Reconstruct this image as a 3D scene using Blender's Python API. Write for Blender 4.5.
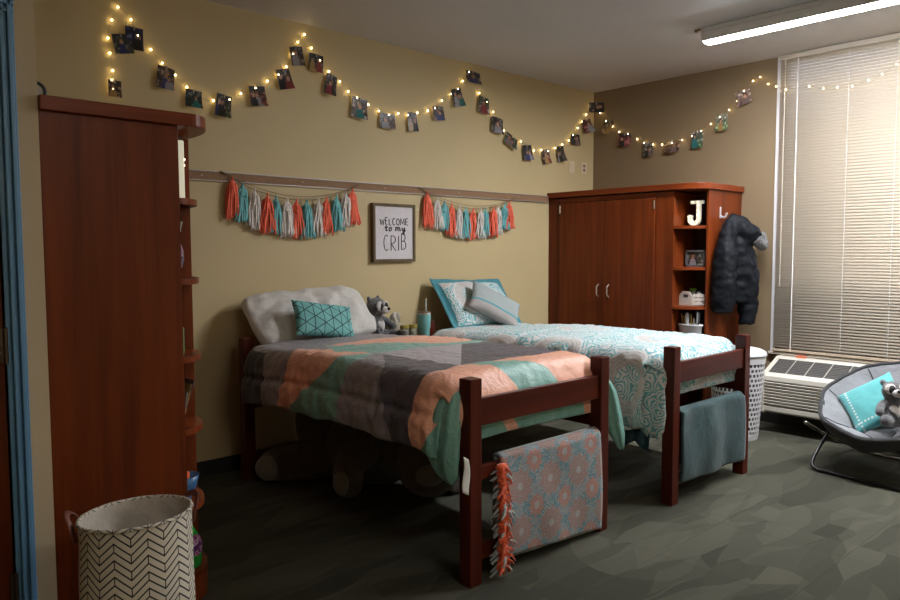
import bpy, bmesh, math, random
from math import sin, cos, pi, radians, sqrt, atan2, exp
from mathutils import Vector, Matrix, noise, Euler

for o in list(bpy.data.objects):
    bpy.data.objects.remove(o, do_unlink=True)
COL = bpy.context.scene.collection
SC = bpy.context.scene

# ------------------------------------------------------------------ camera
cam_d = bpy.data.cameras.new('camera')
cam = bpy.data.objects.new('camera', cam_d); COL.objects.link(cam)
cam_d.sensor_width = 36.0; cam_d.sensor_fit = 'HORIZONTAL'
cam_d.lens = 734.8 / 900 * 36.0
cam_d.clip_start = 0.05
YAW, PITCH, ROLL = radians(42.726), radians(3.867), radians(-0.145)
fw = Vector((sin(YAW)*cos(PITCH), cos(YAW)*cos(PITCH), -sin(PITCH)))
rt = Vector((cos(YAW), -sin(YAW), 0)); up = rt.cross(fw)
r2 = rt*cos(ROLL) + up*sin(ROLL); u2 = -rt*sin(ROLL) + up*cos(ROLL)
cam.matrix_world = Matrix(((r2.x, u2.x, -fw.x, 0), (r2.y, u2.y, -fw.y, 0), (r2.z, u2.z, -fw.z, 1.45), (0, 0, 0, 1)))
SC.camera = cam

# ------------------------------------------------------------------ world, exposure
SC.view_settings.view_transform = 'Standard'
SC.view_settings.look = 'None'
SC.view_settings.gamma = 1.0
SC.view_settings.use_curve_mapping = False
SC.view_settings.exposure = 1.95
world = bpy.data.worlds.new('world'); SC.world = world; world.use_nodes = True
wbg = world.node_tree.nodes['Background']
wbg.inputs['Color'].default_value = (0.75, 0.85, 1.0, 1); wbg.inputs['Strength'].default_value = 1.9
TUBE_STRENGTH = 54.0
ASSUMED_ENTRY_STRENGTH = 14.0  # output of the assumed, unseen light behind the camera
BULB_STRENGTH = 7.0

# ------------------------------------------------------------------ materials
class NT:
    def __init__(s, m): s.m = m; s.nt = m.node_tree; s.n = s.nt.nodes; s.l = s.nt.links
    def new(s, t, **k):
        n = s.n.new(t)
        for a, b in k.items(): setattr(n, a, b)
        return n
    def put(s, sock, v):
        if hasattr(v, 'is_output') or hasattr(v, 'links'): s.l.new(v, sock)
        else: sock.default_value = v
    def m_(s, op, a, b=0.0, c=0.0):
        n = s.new('ShaderNodeMath', operation=op)
        for i, v in enumerate((a, b, c)): s.put(n.inputs[i], v)
        return n.outputs[0]
    def coord(s, kind='Object'):
        return s.new('ShaderNodeTexCoord').outputs[kind]
    def xyz(s, v):
        n = s.new('ShaderNodeSeparateXYZ'); s.l.new(v, n.inputs[0]); return n.outputs
    def mapping(s, v, scale=(1,1,1), rot=(0,0,0), loc=(0,0,0)):
        n = s.new('ShaderNodeMapping'); s.l.new(v, n.inputs[0])
        n.inputs['Scale'].default_value = scale; n.inputs['Rotation'].default_value = rot; n.inputs['Location'].default_value = loc
        return n.outputs[0]
    def noise(s, v, scale=5, detail=3, rough=.5, dist=0, out='Fac'):
        n = s.new('ShaderNodeTexNoise'); s.l.new(v, n.inputs['Vector'])
        n.inputs['Scale'].default_value = scale; n.inputs['Detail'].default_value = detail
        n.inputs['Roughness'].default_value = rough; n.inputs['Distortion'].default_value = dist
        return n.outputs[out]
    def voro(s, v, scale=5, out='Distance', feature='F1', rnd=1.0):
        n = s.new('ShaderNodeTexVoronoi', feature=feature); s.l.new(v, n.inputs['Vector'])
        n.inputs['Scale'].default_value = scale; n.inputs['Randomness'].default_value = rnd
        return n.outputs[out]
    def ramp(s, f, stops, interp='LINEAR'):
        n = s.new('ShaderNodeValToRGB'); n.color_ramp.interpolation = interp
        e = n.color_ramp.elements
        while len(e) > 1: e.remove(e[-1])
        e[0].position = stops[0][0]; e[0].color = (*stops[0][1], 1)
        for p, c in stops[1:]:
            k = e.new(p); k.color = (*c, 1)
        s.put(n.inputs[0], f); return n.outputs[0]
    def mix(s, f, a, b):
        n = s.new('ShaderNodeMix', data_type='RGBA'); s.put(n.inputs[0], f)
        for i, v in ((6, a), (7, b)):
            if isinstance(v, tuple): n.inputs[i].default_value = (*v[:3], 1)
            else: s.l.new(v, n.inputs[i])
        return n.outputs[2]
    def bump(s, h, strength=.3, dist=.01):
        n = s.new('ShaderNodeBump'); s.l.new(h, n.inputs['Height'])
        n.inputs['Strength'].default_value = strength; n.inputs['Distance'].default_value = dist
        return n.outputs[0]

MATS = {}
def mat(name, color=(.5,.5,.5), rough=.6, metal=0, bump=None, var=None, sheen=0, emit=0, spec=None, trans=0):
    """plain procedural material: colour with slight noise variation and a noise bump"""
    if name in MATS: return MATS[name]
    m = bpy.data.materials.new(name); m.use_nodes = True; MATS[name] = m
    t = NT(m); b = t.n['Principled BSDF']
    b.inputs['Base Color'].default_value = (*color, 1)
    b.inputs['Roughness'].default_value = rough; b.inputs['Metallic'].default_value = metal
    if sheen: b.inputs['Sheen Weight'].default_value = sheen
    if spec is not None: b.inputs['Specular IOR Level'].default_value = spec
    if trans: b.inputs['Transmission Weight'].default_value = trans
    if emit:
        b.inputs['Emission Color'].default_value = (*color, 1); b.inputs['Emission Strength'].default_value = emit
    co = t.coord()
    if var:
        sc, amt = var
        f = t.noise(co, sc, 3)
        dk = tuple(c*(1-amt) for c in color); lt = tuple(min(1, c*(1+amt)) for c in color)
        t.l.new(t.ramp(f, [(.3, dk), (.7, lt)]), b.inputs['Base Color'])
    if bump:
        sc, st = bump[:2]
        t.l.new(t.bump(t.noise(co, sc, 4), st, bump[2] if len(bump) > 2 else .004), b.inputs['Normal'])
    return m

def wood(name, c1, c2, axis=2, rough=.36, scale=1.0):
    m = bpy.data.materials.new(name); m.use_nodes = True; MATS[name] = m
    t = NT(m); b = t.n['Principled BSDF']
    sc = [14*scale]*3; sc[axis] = .9*scale
    v = t.mapping(t.coord(), tuple(sc))
    a = t.noise(v, 1.0, 5, .55, .6)
    sc2 = [90*scale]*3; sc2[axis] = 3*scale
    g = t.noise(t.mapping(t.coord(), tuple(sc2)), 1.0, 3, .6)
    f = t.m_('ADD', t.m_('MULTIPLY', a, .86), t.m_('MULTIPLY', g, .14))
    t.l.new(t.ramp(f, [(.32, c1), (.68, c2)]), b.inputs['Base Color'])
    b.inputs['Roughness'].default_value = rough; b.inputs['Specular IOR Level'].default_value = .22
    t.l.new(t.bump(g, .06, .002), b.inputs['Normal'])
    return m

def painted_wall(name, color):
    m = bpy.data.materials.new(name); m.use_nodes = True; MATS[name] = m
    t = NT(m); b = t.n['Principled BSDF']; co = t.coord()
    f = t.noise(co, 1.4, 3)
    t.l.new(t.ramp(f, [(.3, tuple(c*.96 for c in color)), (.7, tuple(c*1.03 for c in color))]), b.inputs['Base Color'])
    b.inputs['Roughness'].default_value = .62
    t.l.new(t.bump(t.noise(co, 160, 3), .12, .002), b.inputs['Normal'])
    return m

M_WALL = painted_wall('wall_paint_khaki', (.51, .40, .215))
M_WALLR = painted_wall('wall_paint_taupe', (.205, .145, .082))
M_CEIL = painted_wall('ceiling_paint', (.52, .49, .48))
M_WOOD = wood('cherry_wood', (.085, .0145, .003), (.18, .034, .006))
M_WOODX = wood('cherry_wood_edge', (.12, .020, .004), (.21, .040, .008), axis=0)
M_WOODY = wood('cherry_wood_shelf', (.12, .020, .004), (.21, .040, .008), axis=1)
M_BED = wood('dark_cherry_bed', (.045, .007, .004), (.095, .016, .007))
M_BEDX = wood('dark_cherry_rail', (.045, .007, .004), (.095, .016, .007), axis=0)
M_BLACK = mat('black_void', (.01, .008, .008), .8)

def carpet():
    m = bpy.data.materials.new('carpet_tiles'); m.use_nodes = True
    t = NT(m); b = t.n['Principled BSDF']; co = t.coord()
    x, y, z = t.xyz(co)
    # tiles: every 0.61 m tile shifts and turns its own leaf-blade pattern
    tx = t.m_('FLOOR', t.m_('DIVIDE', x, .61)); ty = t.m_('FLOOR', t.m_('DIVIDE', y, .61))
    par = t.m_('PINGPONG', t.m_('ADD', tx, ty), 1.0)
    wob = t.new('ShaderNodeVectorMath', operation='ADD')
    nn = t.new('ShaderNodeTexNoise'); t.l.new(co, nn.inputs['Vector']); nn.inputs['Scale'].default_value = 2.0; nn.inputs['Detail'].default_value = 1
    nm = t.new('ShaderNodeVectorMath', operation='MULTIPLY'); t.l.new(nn.outputs['Color'], nm.inputs[0]); nm.inputs[1].default_value = (.22, .22, 0)
    t.l.new(co, wob.inputs[0]); t.l.new(nm.outputs[0], wob.inputs[1])
    def blades(rot, sc, off):
        v = t.mapping(wob.outputs[0], sc, (0, 0, rot), off)
        c = t.voro(v, 1.0, 'Color')
        return t.xyz(c)[0]
    A = blades(.5, (1.5, 7.5, 1), (0, 0, 0)); B = blades(-.75, (1.3, 6.5, 1), (3, 1, 0)); C_ = blades(1.35, (1.8, 6.0, 1), (7, 2, 0))
    pick = t.m_('GREATER_THAN', t.noise(t.mapping(co, (1.3, 1.3, 1)), 1.0, 0), .5)
    f1 = t.mix(pick, A, B)
    f = t.m_('ADD', t.m_('MULTIPLY', t.xyz(f1)[0], .6), t.m_('MULTIPLY', C_, .4))
    f = t.m_('ADD', f, t.m_('MULTIPLY', par, .05))
    col = t.ramp(f, [(.12, (.045, .044, .031)), (.42, (.070, .068, .049)), (.6, (.085, .083, .060)), (.85, (.106, .103, .075))])
    gr = t.noise(co, 420, 2, .7)
    col2 = t.mix(t.m_('MULTIPLY', gr, .55), col, (.035, .037, .03))
    sx = t.m_('ABSOLUTE', t.m_('SUBTRACT', t.m_('FRACT', t.m_('DIVIDE', x, .61)), .5))
    sy = t.m_('ABSOLUTE', t.m_('SUBTRACT', t.m_('FRACT', t.m_('DIVIDE', y, .61)), .5))
    seam = t.m_('GREATER_THAN', t.m_('MAXIMUM', sx, sy), .4955)
    col3 = t.mix(t.m_('MULTIPLY', seam, .3), col2, (.02, .02, .018))
    t.l.new(col3, b.inputs['Base Color']); b.inputs['Roughness'].default_value = .95
    b.inputs['Specular IOR Level'].default_value = .15
    t.l.new(t.bump(gr, .5, .006), b.inputs['Normal'])
    return m
M_CARPET = carpet()

# ------------------------------------------------------------------ mesh helpers
def cat(pts, n=8, closed=False):
    """Catmull-Rom through points"""
    P = [Vector(p) for p in pts]; out = []; N = len(P)
    rng = range(N if closed else N-1)
    for i in rng:
        p0 = P[(i-1) % N] if closed or i > 0 else P[0]; p1 = P[i]; p2 = P[(i+1) % N]
        p3 = P[(i+2) % N] if closed or i+2 < N else P[-1]
        for k in range(n):
            t = k/n
            out.append(.5*((2*p1)+(-p0+p2)*t+(2*p0-5*p1+4*p2-p3)*t*t+(-p0+3*p1-3*p2+p3)*t**3))
    if not closed: out.append(P[-1].copy())
    return out

class MB:
    def __init__(s): s.v = []; s.f = []; s.mi = []; s.uv = None
    def add(s, vs, fs, mi=0):
        b = len(s.v); s.v += [Vector(v) for v in vs]
        s.f += [tuple(b+i for i in f) for f in fs]; s.mi += [mi]*len(fs); return s
    def box(s, x0, y0, z0, x1, y1, z1, mi=0):
        x0, x1 = sorted((x0, x1)); y0, y1 = sorted((y0, y1)); z0, z1 = sorted((z0, z1))
        vs = [(x0,y0,z0),(x1,y0,z0),(x1,y1,z0),(x0,y1,z0),(x0,y0,z1),(x1,y0,z1),(x1,y1,z1),(x0,y1,z1)]
        return s.add(vs, [(0,3,2,1),(4,5,6,7),(0,1,5,4),(1,2,6,5),(2,3,7,6),(3,0,4,7)], mi)
    def obox(s, c, hx, hy, hz, R, mi=0):
        c = Vector(c); vs = []
        for z in (-hz, hz):
            for x, y in ((-hx,-hy),(hx,-hy),(hx,hy),(-hx,hy)): vs.append(c + R @ Vector((x,y,z)))
        return s.add(vs, [(0,3,2,1),(4,5,6,7),(0,1,5,4),(1,2,6,5),(2,3,7,6),(3,0,4,7)], mi)
    def prism(s, poly, a0, a1, axis=2, mi=0):
        """extrude a 2D polygon along an axis (poly in the other two axes, in order)"""
        n = len(poly)
        def P(p, a):
            if axis == 2: return (p[0], p[1], a)
            if axis == 1: return (p[0], a, p[1])
            return (a, p[0], p[1])
        vs = [P(p, a0) for p in poly]+[P(p, a1) for p in poly]
        fs = [tuple(range(n))[::-1], tuple(range(n, 2*n))]+[(i, (i+1) % n, n+(i+1) % n, n+i) for i in range(n)]
        return s.add(vs, fs, mi)
    def tube(s, pts, r, n=8, mi=0, closed=False, flat=1.0):
        P = [Vector(p) for p in pts]; N = len(P); vs = []; fs = []
        up0 = None
        for i, p in enumerate(P):
            if closed: t = (P[(i+1) % N]-P[(i-1) % N])
            else: t = (P[min(i+1, N-1)]-P[max(i-1, 0)])
            if t.length < 1e-9: t = Vector((0, 0, 1))
            t.normalize()
            if up0 is None:
                up0 = Vector((0, 0, 1)) if abs(t.z) < .9 else Vector((1, 0, 0))
            u = up0 - t*up0.dot(t)
            if u.length < 1e-6: u = t.orthogonal()
            u.normalize(); up0 = u; w = t.cross(u)
            rr = r[i] if isinstance(r, (list, tuple)) else r
            for k in range(n):
                a = 2*pi*k/n; vs.append(p + u*cos(a)*rr*flat + w*sin(a)*rr)
        for i in range(N if closed else N-1):
            j = (i+1) % N
            for k in range(n):
                fs.append((i*n+k, i*n+(k+1) % n, j*n+(k+1) % n, j*n+k))
        if not closed:
            fs.append(tuple(range(n))[::-1]); fs.append(tuple((N-1)*n+k for k in range(n)))
        return s.add(vs, fs, mi)
    def lathe(s, prof, c=(0,0,0), n=32, mi=0, sx=1, sy=1, cap=True):
        c = Vector(c); vs = []; fs = []
        for r, z in prof:
            for k in range(n):
                a = 2*pi*k/n; vs.append(c+Vector((cos(a)*r*sx, sin(a)*r*sy, z)))
        for i in range(len(prof)-1):
            for k in range(n): fs.append((i*n+k, i*n+(k+1) % n, (i+1)*n+(k+1) % n, (i+1)*n+k))
        if cap:
            fs.append(tuple(range(n))[::-1]); L = len(prof)-1; fs.append(tuple(L*n+k for k in range(n)))
        return s.add(vs, fs, mi)
    def ball(s, c, r, n=16, mi=0, R=None):
        if not isinstance(r, (tuple, list)): r = (r, r, r)
        c = Vector(c); vs = []; fs = []; m = n//2
        for i in range(m+1):
            th = pi*i/m
            for k in range(n):
                a = 2*pi*k/n; d = Vector((sin(th)*cos(a)*r[0], sin(th)*sin(a)*r[1], -cos(th)*r[2]))
                vs.append(c + (R @ d if R else d))
        for i in range(m):
            for k in range(n): fs.append((i*n+k, i*n+(k+1) % n, (i+1)*n+(k+1) % n, (i+1)*n+k))
        return s.add(vs, fs, mi)
    def grid(s, fn, nu, nv, mi=0, mif=None):
        vs = [fn(i/nu, j/nv) for j in range(nv+1) for i in range(nu+1)]
        b = len(s.v); s.v += [Vector(v) for v in vs]
        for j in range(nv):
            for i in range(nu):
                a = j*(nu+1)+i
                s.f.append((b+a, b+a+1, b+a+nu+2, b+a+nu+1)); s.mi.append(mif((i+.5)/nu, (j+.5)/nv) if mif else mi)
        return s
    def xf(s, R):
        s.v = [R @ v for v in s.v]; return s
    def build(s, name, mats, parent=None, smooth=False, bevel=0, label=None, cat=None, group=None, kind=None,
              remesh=0, disp=None, solid=0, sub=0, recenter=True, merge=False, cols=None):
        me = bpy.data.meshes.new(name)
        off = Vector((0, 0, 0)); p = parent
        while p is not None: off += p.location; p = p.parent
        loc = Vector((0, 0, 0))
        if parent is None and recenter and kind != 'structure':
            xs = [v.x for v in s.v]; ys = [v.y for v in s.v]; zs = [v.z for v in s.v]
            loc = Vector(((min(xs)+max(xs))/2, (min(ys)+max(ys))/2, min(zs))); off = loc
        me.from_pydata([v-off for v in s.v], [], s.f)
        if not isinstance(mats, (list, tuple)): mats = [mats]
        for m in mats: me.materials.append(m)
        me.polygons.foreach_set('material_index', s.mi)
        if s.uv:
            uvl = me.uv_layers.new(name='UVMap')
            for lp in me.loops: uvl.data[lp.index].uv = s.uv[lp.vertex_index]
        if cols:
            ca = me.color_attributes.new('print', 'FLOAT_COLOR', 'CORNER')
            for pl in me.polygons:
                for li in pl.loop_indices: ca.data[li].color = (*cols[pl.index], 1)
        me.update()
        bm = bmesh.new(); bm.from_mesh(me)
        if merge: bmesh.ops.remove_doubles(bm, verts=bm.verts, dist=1e-4)
        bmesh.ops.recalc_face_normals(bm, faces=bm.faces); bm.to_mesh(me); bm.free()
        o = bpy.data.objects.new(name, me); COL.objects.link(o); o.location = loc
        if remesh:
            md = o.modifiers.new('r', 'REMESH'); md.mode = 'VOXEL'; md.voxel_size = remesh
            sm = o.modifiers.new('s', 'SMOOTH'); sm.factor = .6; sm.iterations = 6
            dg = bpy.context.evaluated_depsgraph_get(); dg.update()
            m2 = bpy.data.meshes.new_from_object(o.evaluated_get(dg)); o.modifiers.clear()
            o.data = m2; m2.name = name
            if disp:
                nrm = [v.normal.copy() for v in m2.vertices]
                for v, n_ in zip(m2.vertices, nrm): v.co += n_*disp(v.co)
            me = m2
        if smooth or remesh: me.shade_smooth()
        if solid:
            md = o.modifiers.new('solid', 'SOLIDIFY'); md.thickness = solid; md.offset = -1
        if bevel:
            md = o.modifiers.new('bevel', 'BEVEL'); md.width = bevel; md.segments = 2; md.limit_method = 'ANGLE'; md.angle_limit = radians(50)
        if sub:
            md = o.modifiers.new('sub', 'SUBSURF'); md.levels = sub; md.render_levels = sub
        if parent is not None: o.parent = parent
        tag(o, label, cat, group, kind)
        return o

def tag(o, label=None, cat=None, group=None, kind=None):
    if label: o['label'] = label
    if cat: o['category'] = cat
    if group: o['group'] = group
    if kind: o['kind'] = kind
    return o
def thing(name, loc, label, cat, group=None, kind=None):
    o = bpy.data.objects.new(name, None); COL.objects.link(o); o.location = loc
    o.empty_display_size = .1
    return tag(o, label, cat, group, kind)
def struct(name, mb, m, parent=None, **k):
    return mb.build(name, m, parent, kind='structure', **k)
def place(o, loc, az=0, lean=0, spin=0, scale=1):
    """az about world Z, lean about X, spin in the object's own plane"""
    Mx = Matrix.Rotation(az, 4, 'Z') @ Matrix.Rotation(lean, 4, 'X') @ Matrix.Rotation(spin, 4, 'Z')
    o.matrix_world = Matrix.Translation(Vector(loc)) @ Mx @ Matrix.Scale(scale, 4)
def copy_tree(o, parent=None):
    c = o.copy(); COL.objects.link(c); c.parent = parent
    for ch in list(o.children): copy_tree(ch, c)
    return c
# ================================================================== ROOM
ZC = 3.015; XR = 6.12; YB = 4.5; YL = 2.84; XL = .70; XW = -1.6; YF = -1.8
struct('floor', MB().box(XW-.2, YF-.2, -.08, XR+.2, YB+.2, 0), M_CARPET)
struct('ceiling', MB().box(XW-.2, YF-.2, ZC, XR+.2, YB+.2, ZC+.1), M_CEIL)
struct('wall_back', MB().box(XW-.2, YB, 0, XR+.2, YB+.15, ZC), M_WALL)
WY0, WY1, WZ = .1, 2.67, .605      # window opening, along Y, from sill to ceiling
w = MB().box(XR, WY1, 0, XR+.2, YB, ZC).box(XR, YF-.2, 0, XR+.2, WY0, ZC).box(XR, WY0, 0, XR+.2, WY1, WZ)
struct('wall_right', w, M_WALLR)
struct('wall_front', MB().box(XW-.2, YF-.2, 0, XR+.2, YF, ZC), M_WALL)
struct('wall_left', MB().box(XL-.13, YL, 0, XL, YB, ZC).box(.59, YL, 0, XL-.13, YL+.12, ZC).box(XW-.2, YL, 2.24, .59, YL+.12, ZC)
       .box(XW-.2, YL, 0, -.34, YL+.12, ZC), painted_wall('wall_paint_beige', (.50, .395, .255)))
struct('wall_entry', MB().box(XW-.2, YF, 0, XW, YB, ZC), M_WALL)
M_BASE = mat('dark_rubber_base', (.018, .019, .017), .5)
struct('baseboard_back', MB().box(XL, YB-.012, 0, XR, YB, .10), M_BASE, bevel=.003)
struct('baseboard_right', MB().box(XR-.012, YF, 0, XR, 2.95, .10), M_BASE, bevel=.003)
# door with blue moulded casing
M_BLUE = mat('blue_casing_paint', (.11, .26, .44), .42, bump=(40, .08))
M_HINGE = mat('dark_bronze', (.10, .07, .05), .4, .7)
door = thing('door_1', (.1, YL, 0), None, None, kind='structure')
dc = MB()
for x0, x1, d in ((.590, .603, .022), (.603, .612, .012), (.612, .626, .026), (.626, .634, .016)):
    dc.box(x0, YL-d, 0, x1, YL+.02, 2.30)
    dc.box(-.384-(x0-.59), YL-d, 0, -.384-(x1-.59), YL+.02, 2.30)
for z0, z1, d in ((2.24, 2.255, .022), (2.255, 2.265, .012), (2.265, 2.29, .026)):
    dc.box(-.40, YL-d, z0, .634, YL+.02, z1)
dc.box(.574, YL-.004, 0, .590, YL+.11, 2.24)
struct('door_casing', dc, M_BLUE, door, bevel=.003)
struct('door_leaf', MB().box(-.38, YL+.012, .012, .571, YL+.055, 2.235), M_WOOD, door, bevel=.002)
for z in (.22, 1.075, 1.99):
    struct('hinge', MB().box(.556, YL-.002, z, .578, YL+.012, z+.115).tube([(.572, YL-.006, z-.004), (.572, YL-.006, z+.119)], .007, 10), M_HINGE, door)

# window : frame, glass and spandrel behind the blind
M_ALU = mat('window_aluminium', (.62, .60, .58), .4, .3)
win = thing('window_1', (XR, (WY0+WY1)/2, WZ), None, None, kind='structure')
wf = MB()
for y in (WY0, 1.36, WY1-.045): wf.box(XR+.08, y, WZ, XR+.14, y+.045, ZC)
for z in (WZ, 1.10, ZC-.05): wf.box(XR+.08, WY0, z, XR+.14, WY1, z+.045)
struct('window_frame', wf, M_ALU, win, bevel=.003)
struct('lower_panel', MB().box(XR+.10, WY0+.03, WZ+.03, XR+.12, WY1-.03, 1.11), mat('brown_spandrel', (.22, .15, .11), .5), win)
gl = bpy.data.materials.new('window_glass'); gl.use_nodes = True
t = NT(gl); b = t.n['Principled BSDF']; b.inputs['Transmission Weight'].default_value = 1; b.inputs['Roughness'].default_value = 0.02; b.inputs['IOR'].default_value = 1.05
struct('window_glass', MB().box(XR+.107, WY0+.03, 1.13, XR+.113, WY1-.03, ZC-.03), gl, win)
M_SILL = mat('sill_paint', (.50, .44, .36), .45)
struct('window_sill', MB().box(XR-.035, WY0-.02, WZ-.02, XR+.1, WY1+.01, WZ), M_SILL, win, bevel=.003)
struct('side_channel', MB().box(XR-.01, WY1-.028, WZ, XR+.02, WY1, ZC), mat('channel_white', (.62, .60, .62), .35), win, bevel=.002)

# blind (a thing that hangs in the window)
bl = thing('window_blind', (XR-.02, 1.4, WZ), 'long closed beige mini blind covering the whole window above the wall unit', 'blind')
M_SLAT = bpy.data.materials.new('beige_slat'); M_SLAT.use_nodes = True
t = NT(M_SLAT); b = t.n['Principled BSDF']; b.inputs['Base Color'].default_value = (.57, .50, .405, 1); b.inputs['Roughness'].default_value = .45
tl = t.new('ShaderNodeBsdfTranslucent'); tl.inputs[0].default_value = (.62, .53, .42, 1)
mx = t.new('ShaderNodeMixShader'); mx.inputs[0].default_value = .38
t.l.new(b.outputs[0], mx.inputs[1]); t.l.new(tl.outputs[0], mx.inputs[2]); t.l.new(mx.outputs[0], t.n['Material Output'].inputs[0])
sl = MB(); zz = WZ+.04; BY0, BY1 = WY0+.02, WY1-.035; k = 0
while zz < ZC-.05:
    tilt = radians(68); n = 5; sec = []
    for i in range(n+1):
        u = (i/n-.5)*.027; bow = .0022*(1-(2*i/n-1)**2)
        sec.append((XR-.028 + u*cos(tilt) - bow*sin(tilt), zz+.012+u*sin(tilt) + bow*cos(tilt)))
    vs = [(x, y, z) for y in (BY0, BY1) for x, z in sec]
    sl.add(vs, [(i, i+1, n+2+i, n+1+i) for i in range(n)])
    zz += .0236; k += 1
sl.build('slats', M_SLAT, bl, smooth=True, solid=.0006)
MB().box(XR-.055, BY0, ZC-.045, XR-.005, BY1, ZC-.004).build('headrail', M_SILL, bl, bevel=.003)
MB().box(XR-.045, BY0, WZ+.008, XR-.012, BY1, WZ+.028).build('bottom_rail', mat('blind_rail', (.45, .36, .27), .5), bl, bevel=.003)
M_CORD = mat('blind_cord', (.72, .70, .68), .7)
for y in (2.49, 2.11, 1.78, 1.2, .6):
    MB().tube([(XR-.047, y, WZ+.02), (XR-.047, y, ZC-.04)], .0016 if y != 2.49 else .0042, 5).build('ladder_cord', M_CORD, bl)  # the thickest cord also stands in for light through the route holes
MB().tube([(XR-.06, 2.585, 1.15), (XR-.058, 2.585, ZC-.05)], .004, 6).build('tilt_wand', M_SILL, bl)

# display rail on the back wall
rail = MB().box(.70, YB-.014, 1.901, 5.415, YB, 1.950).build('trim_1', mat('brown_cork_strip', (.25, .14, .075), .8, bump=(300, .3), var=(60, .12)), kind='structure')
M_TRALU = mat('rail_aluminium', (.45, .41, .38), .4, .5)
struct('rail_lip', MB().box(.70, YB-.020, 1.951, 5.415, YB, 1.958), M_TRALU, rail, bevel=.002)
struct('rail_lip', MB().box(.70, YB-.020, 1.893, 5.415, YB, 1.900), M_TRALU, rail, bevel=.002)
for x in (2.02, 2.75, 3.47, 4.25, 5.0):
    struct('screw', MB().tube([(x, YB-.016, 1.926), (x, YB-.013, 1.926)], .005, 8), M_TRALU, rail)

# wall plates
M_PLATE = mat('ivory_plate', (.62, .50, .34), .4)
for x, lab, jack in ((5.77, 'left blank beige wall plate under the photo string by the corner', 0), (5.965, 'right beige socket plate nearest the room corner', 1)):
    t_ = thing('wall_plate', (x, YB, 2.20), lab, 'wall plate')
    MB().box(x-.042, YB-.006, 2.20, x+.042, YB, 2.315).build('plate', M_PLATE, t_, bevel=.002)
    if jack:
        for z in (2.225, 2.265): MB().box(x-.017, YB-.009, z, x+.017, YB-.005, z+.026).build('socket', mat('plate_grey', (.16, .13, .10), .5), t_, bevel=.001)
    for z in (2.207, 2.309): MB().tube([(x, YB-.008, z), (x, YB-.005, z)], .003, 8).build('screw', M_TRALU, t_)

# ceiling light
FX0, FX1, FY0, FY1 = 4.92, 5.04, .2, 2.69
fx = thing('ceiling_light', (4.94, 1.45, ZC), 'long white fluorescent wraparound light on the ceiling near the window', 'ceiling light')
M_FIX = mat('white_enamel', (.75, .75, .76), .4)
MB().box(FX0, FY0, ZC-.03, FX1, FY1, ZC).box(FX0, FY0, ZC-.094, FX0+.006, FY1, ZC-.03).box(FX1-.006, FY0, ZC-.094, FX1, FY1, ZC-.03).build('housing', M_FIX, fx, bevel=.003)
M_LENS = mat('lit_diffuser', (.95, .97, 1.0), .5, emit=TUBE_STRENGTH)
MB().prism([(FX0+.007, ZC-.06), (FX0+.007, ZC-.095), (FX0+.030, ZC-.103), (FX1-.030, ZC-.103), (FX1-.007, ZC-.095), (FX1-.007, ZC-.06)], FY0+.008, FY1-.008, 1).build('diffuser', M_LENS, fx)
for y0, y1 in ((FY0-.008, FY0+.008), (FY1-.008, FY1+.008)):
    MB().prism([(FX0-.006, ZC), (FX0-.008, ZC-.06), (FX0+.016, ZC-.09), (FX0+.045, ZC-.102), (FX1-.045, ZC-.102), (FX1-.016, ZC-.09), (FX1+.008, ZC-.06), (FX1+.006, ZC)], y0, y1, 1).build('end_cap', M_FIX, fx, bevel=.002)
MB().box(4.925, 2.70, ZC-.012, 4.94, 2.74, ZC).box(4.92, 2.735, ZC-.02, 4.945, 2.75, ZC).build('mounting_clip', mat('brass_clip', (.35, .27, .17), .4, .6), fx)

# assumed entry ceiling light, added unseen behind the camera to light near surfaces
assumed_fx = thing('ceiling_light', (1.3, -.9, ZC), 'assumed, unseen second white fluorescent light on the ceiling by the entry, behind the viewer', 'ceiling light')
MB().box(.66, -1.0, ZC-.03, 1.94, -.8, ZC).box(.66, -1.0, ZC-.098, 1.94, -.994, ZC-.03).box(.66, -.806, ZC-.098, 1.94, -.8, ZC-.03).build('housing', M_FIX, assumed_fx, bevel=.003)
MB().prism([(-.99, ZC-.06), (-.975, ZC-.09), (-.94, ZC-.105), (-.86, ZC-.105), (-.825, ZC-.09), (-.81, ZC-.06)], .67, 1.93, 0).build('diffuser', mat('assumed_entry_diffuser', (1.0, .95, .88), .5, emit=ASSUMED_ENTRY_STRENGTH), assumed_fx)

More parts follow.
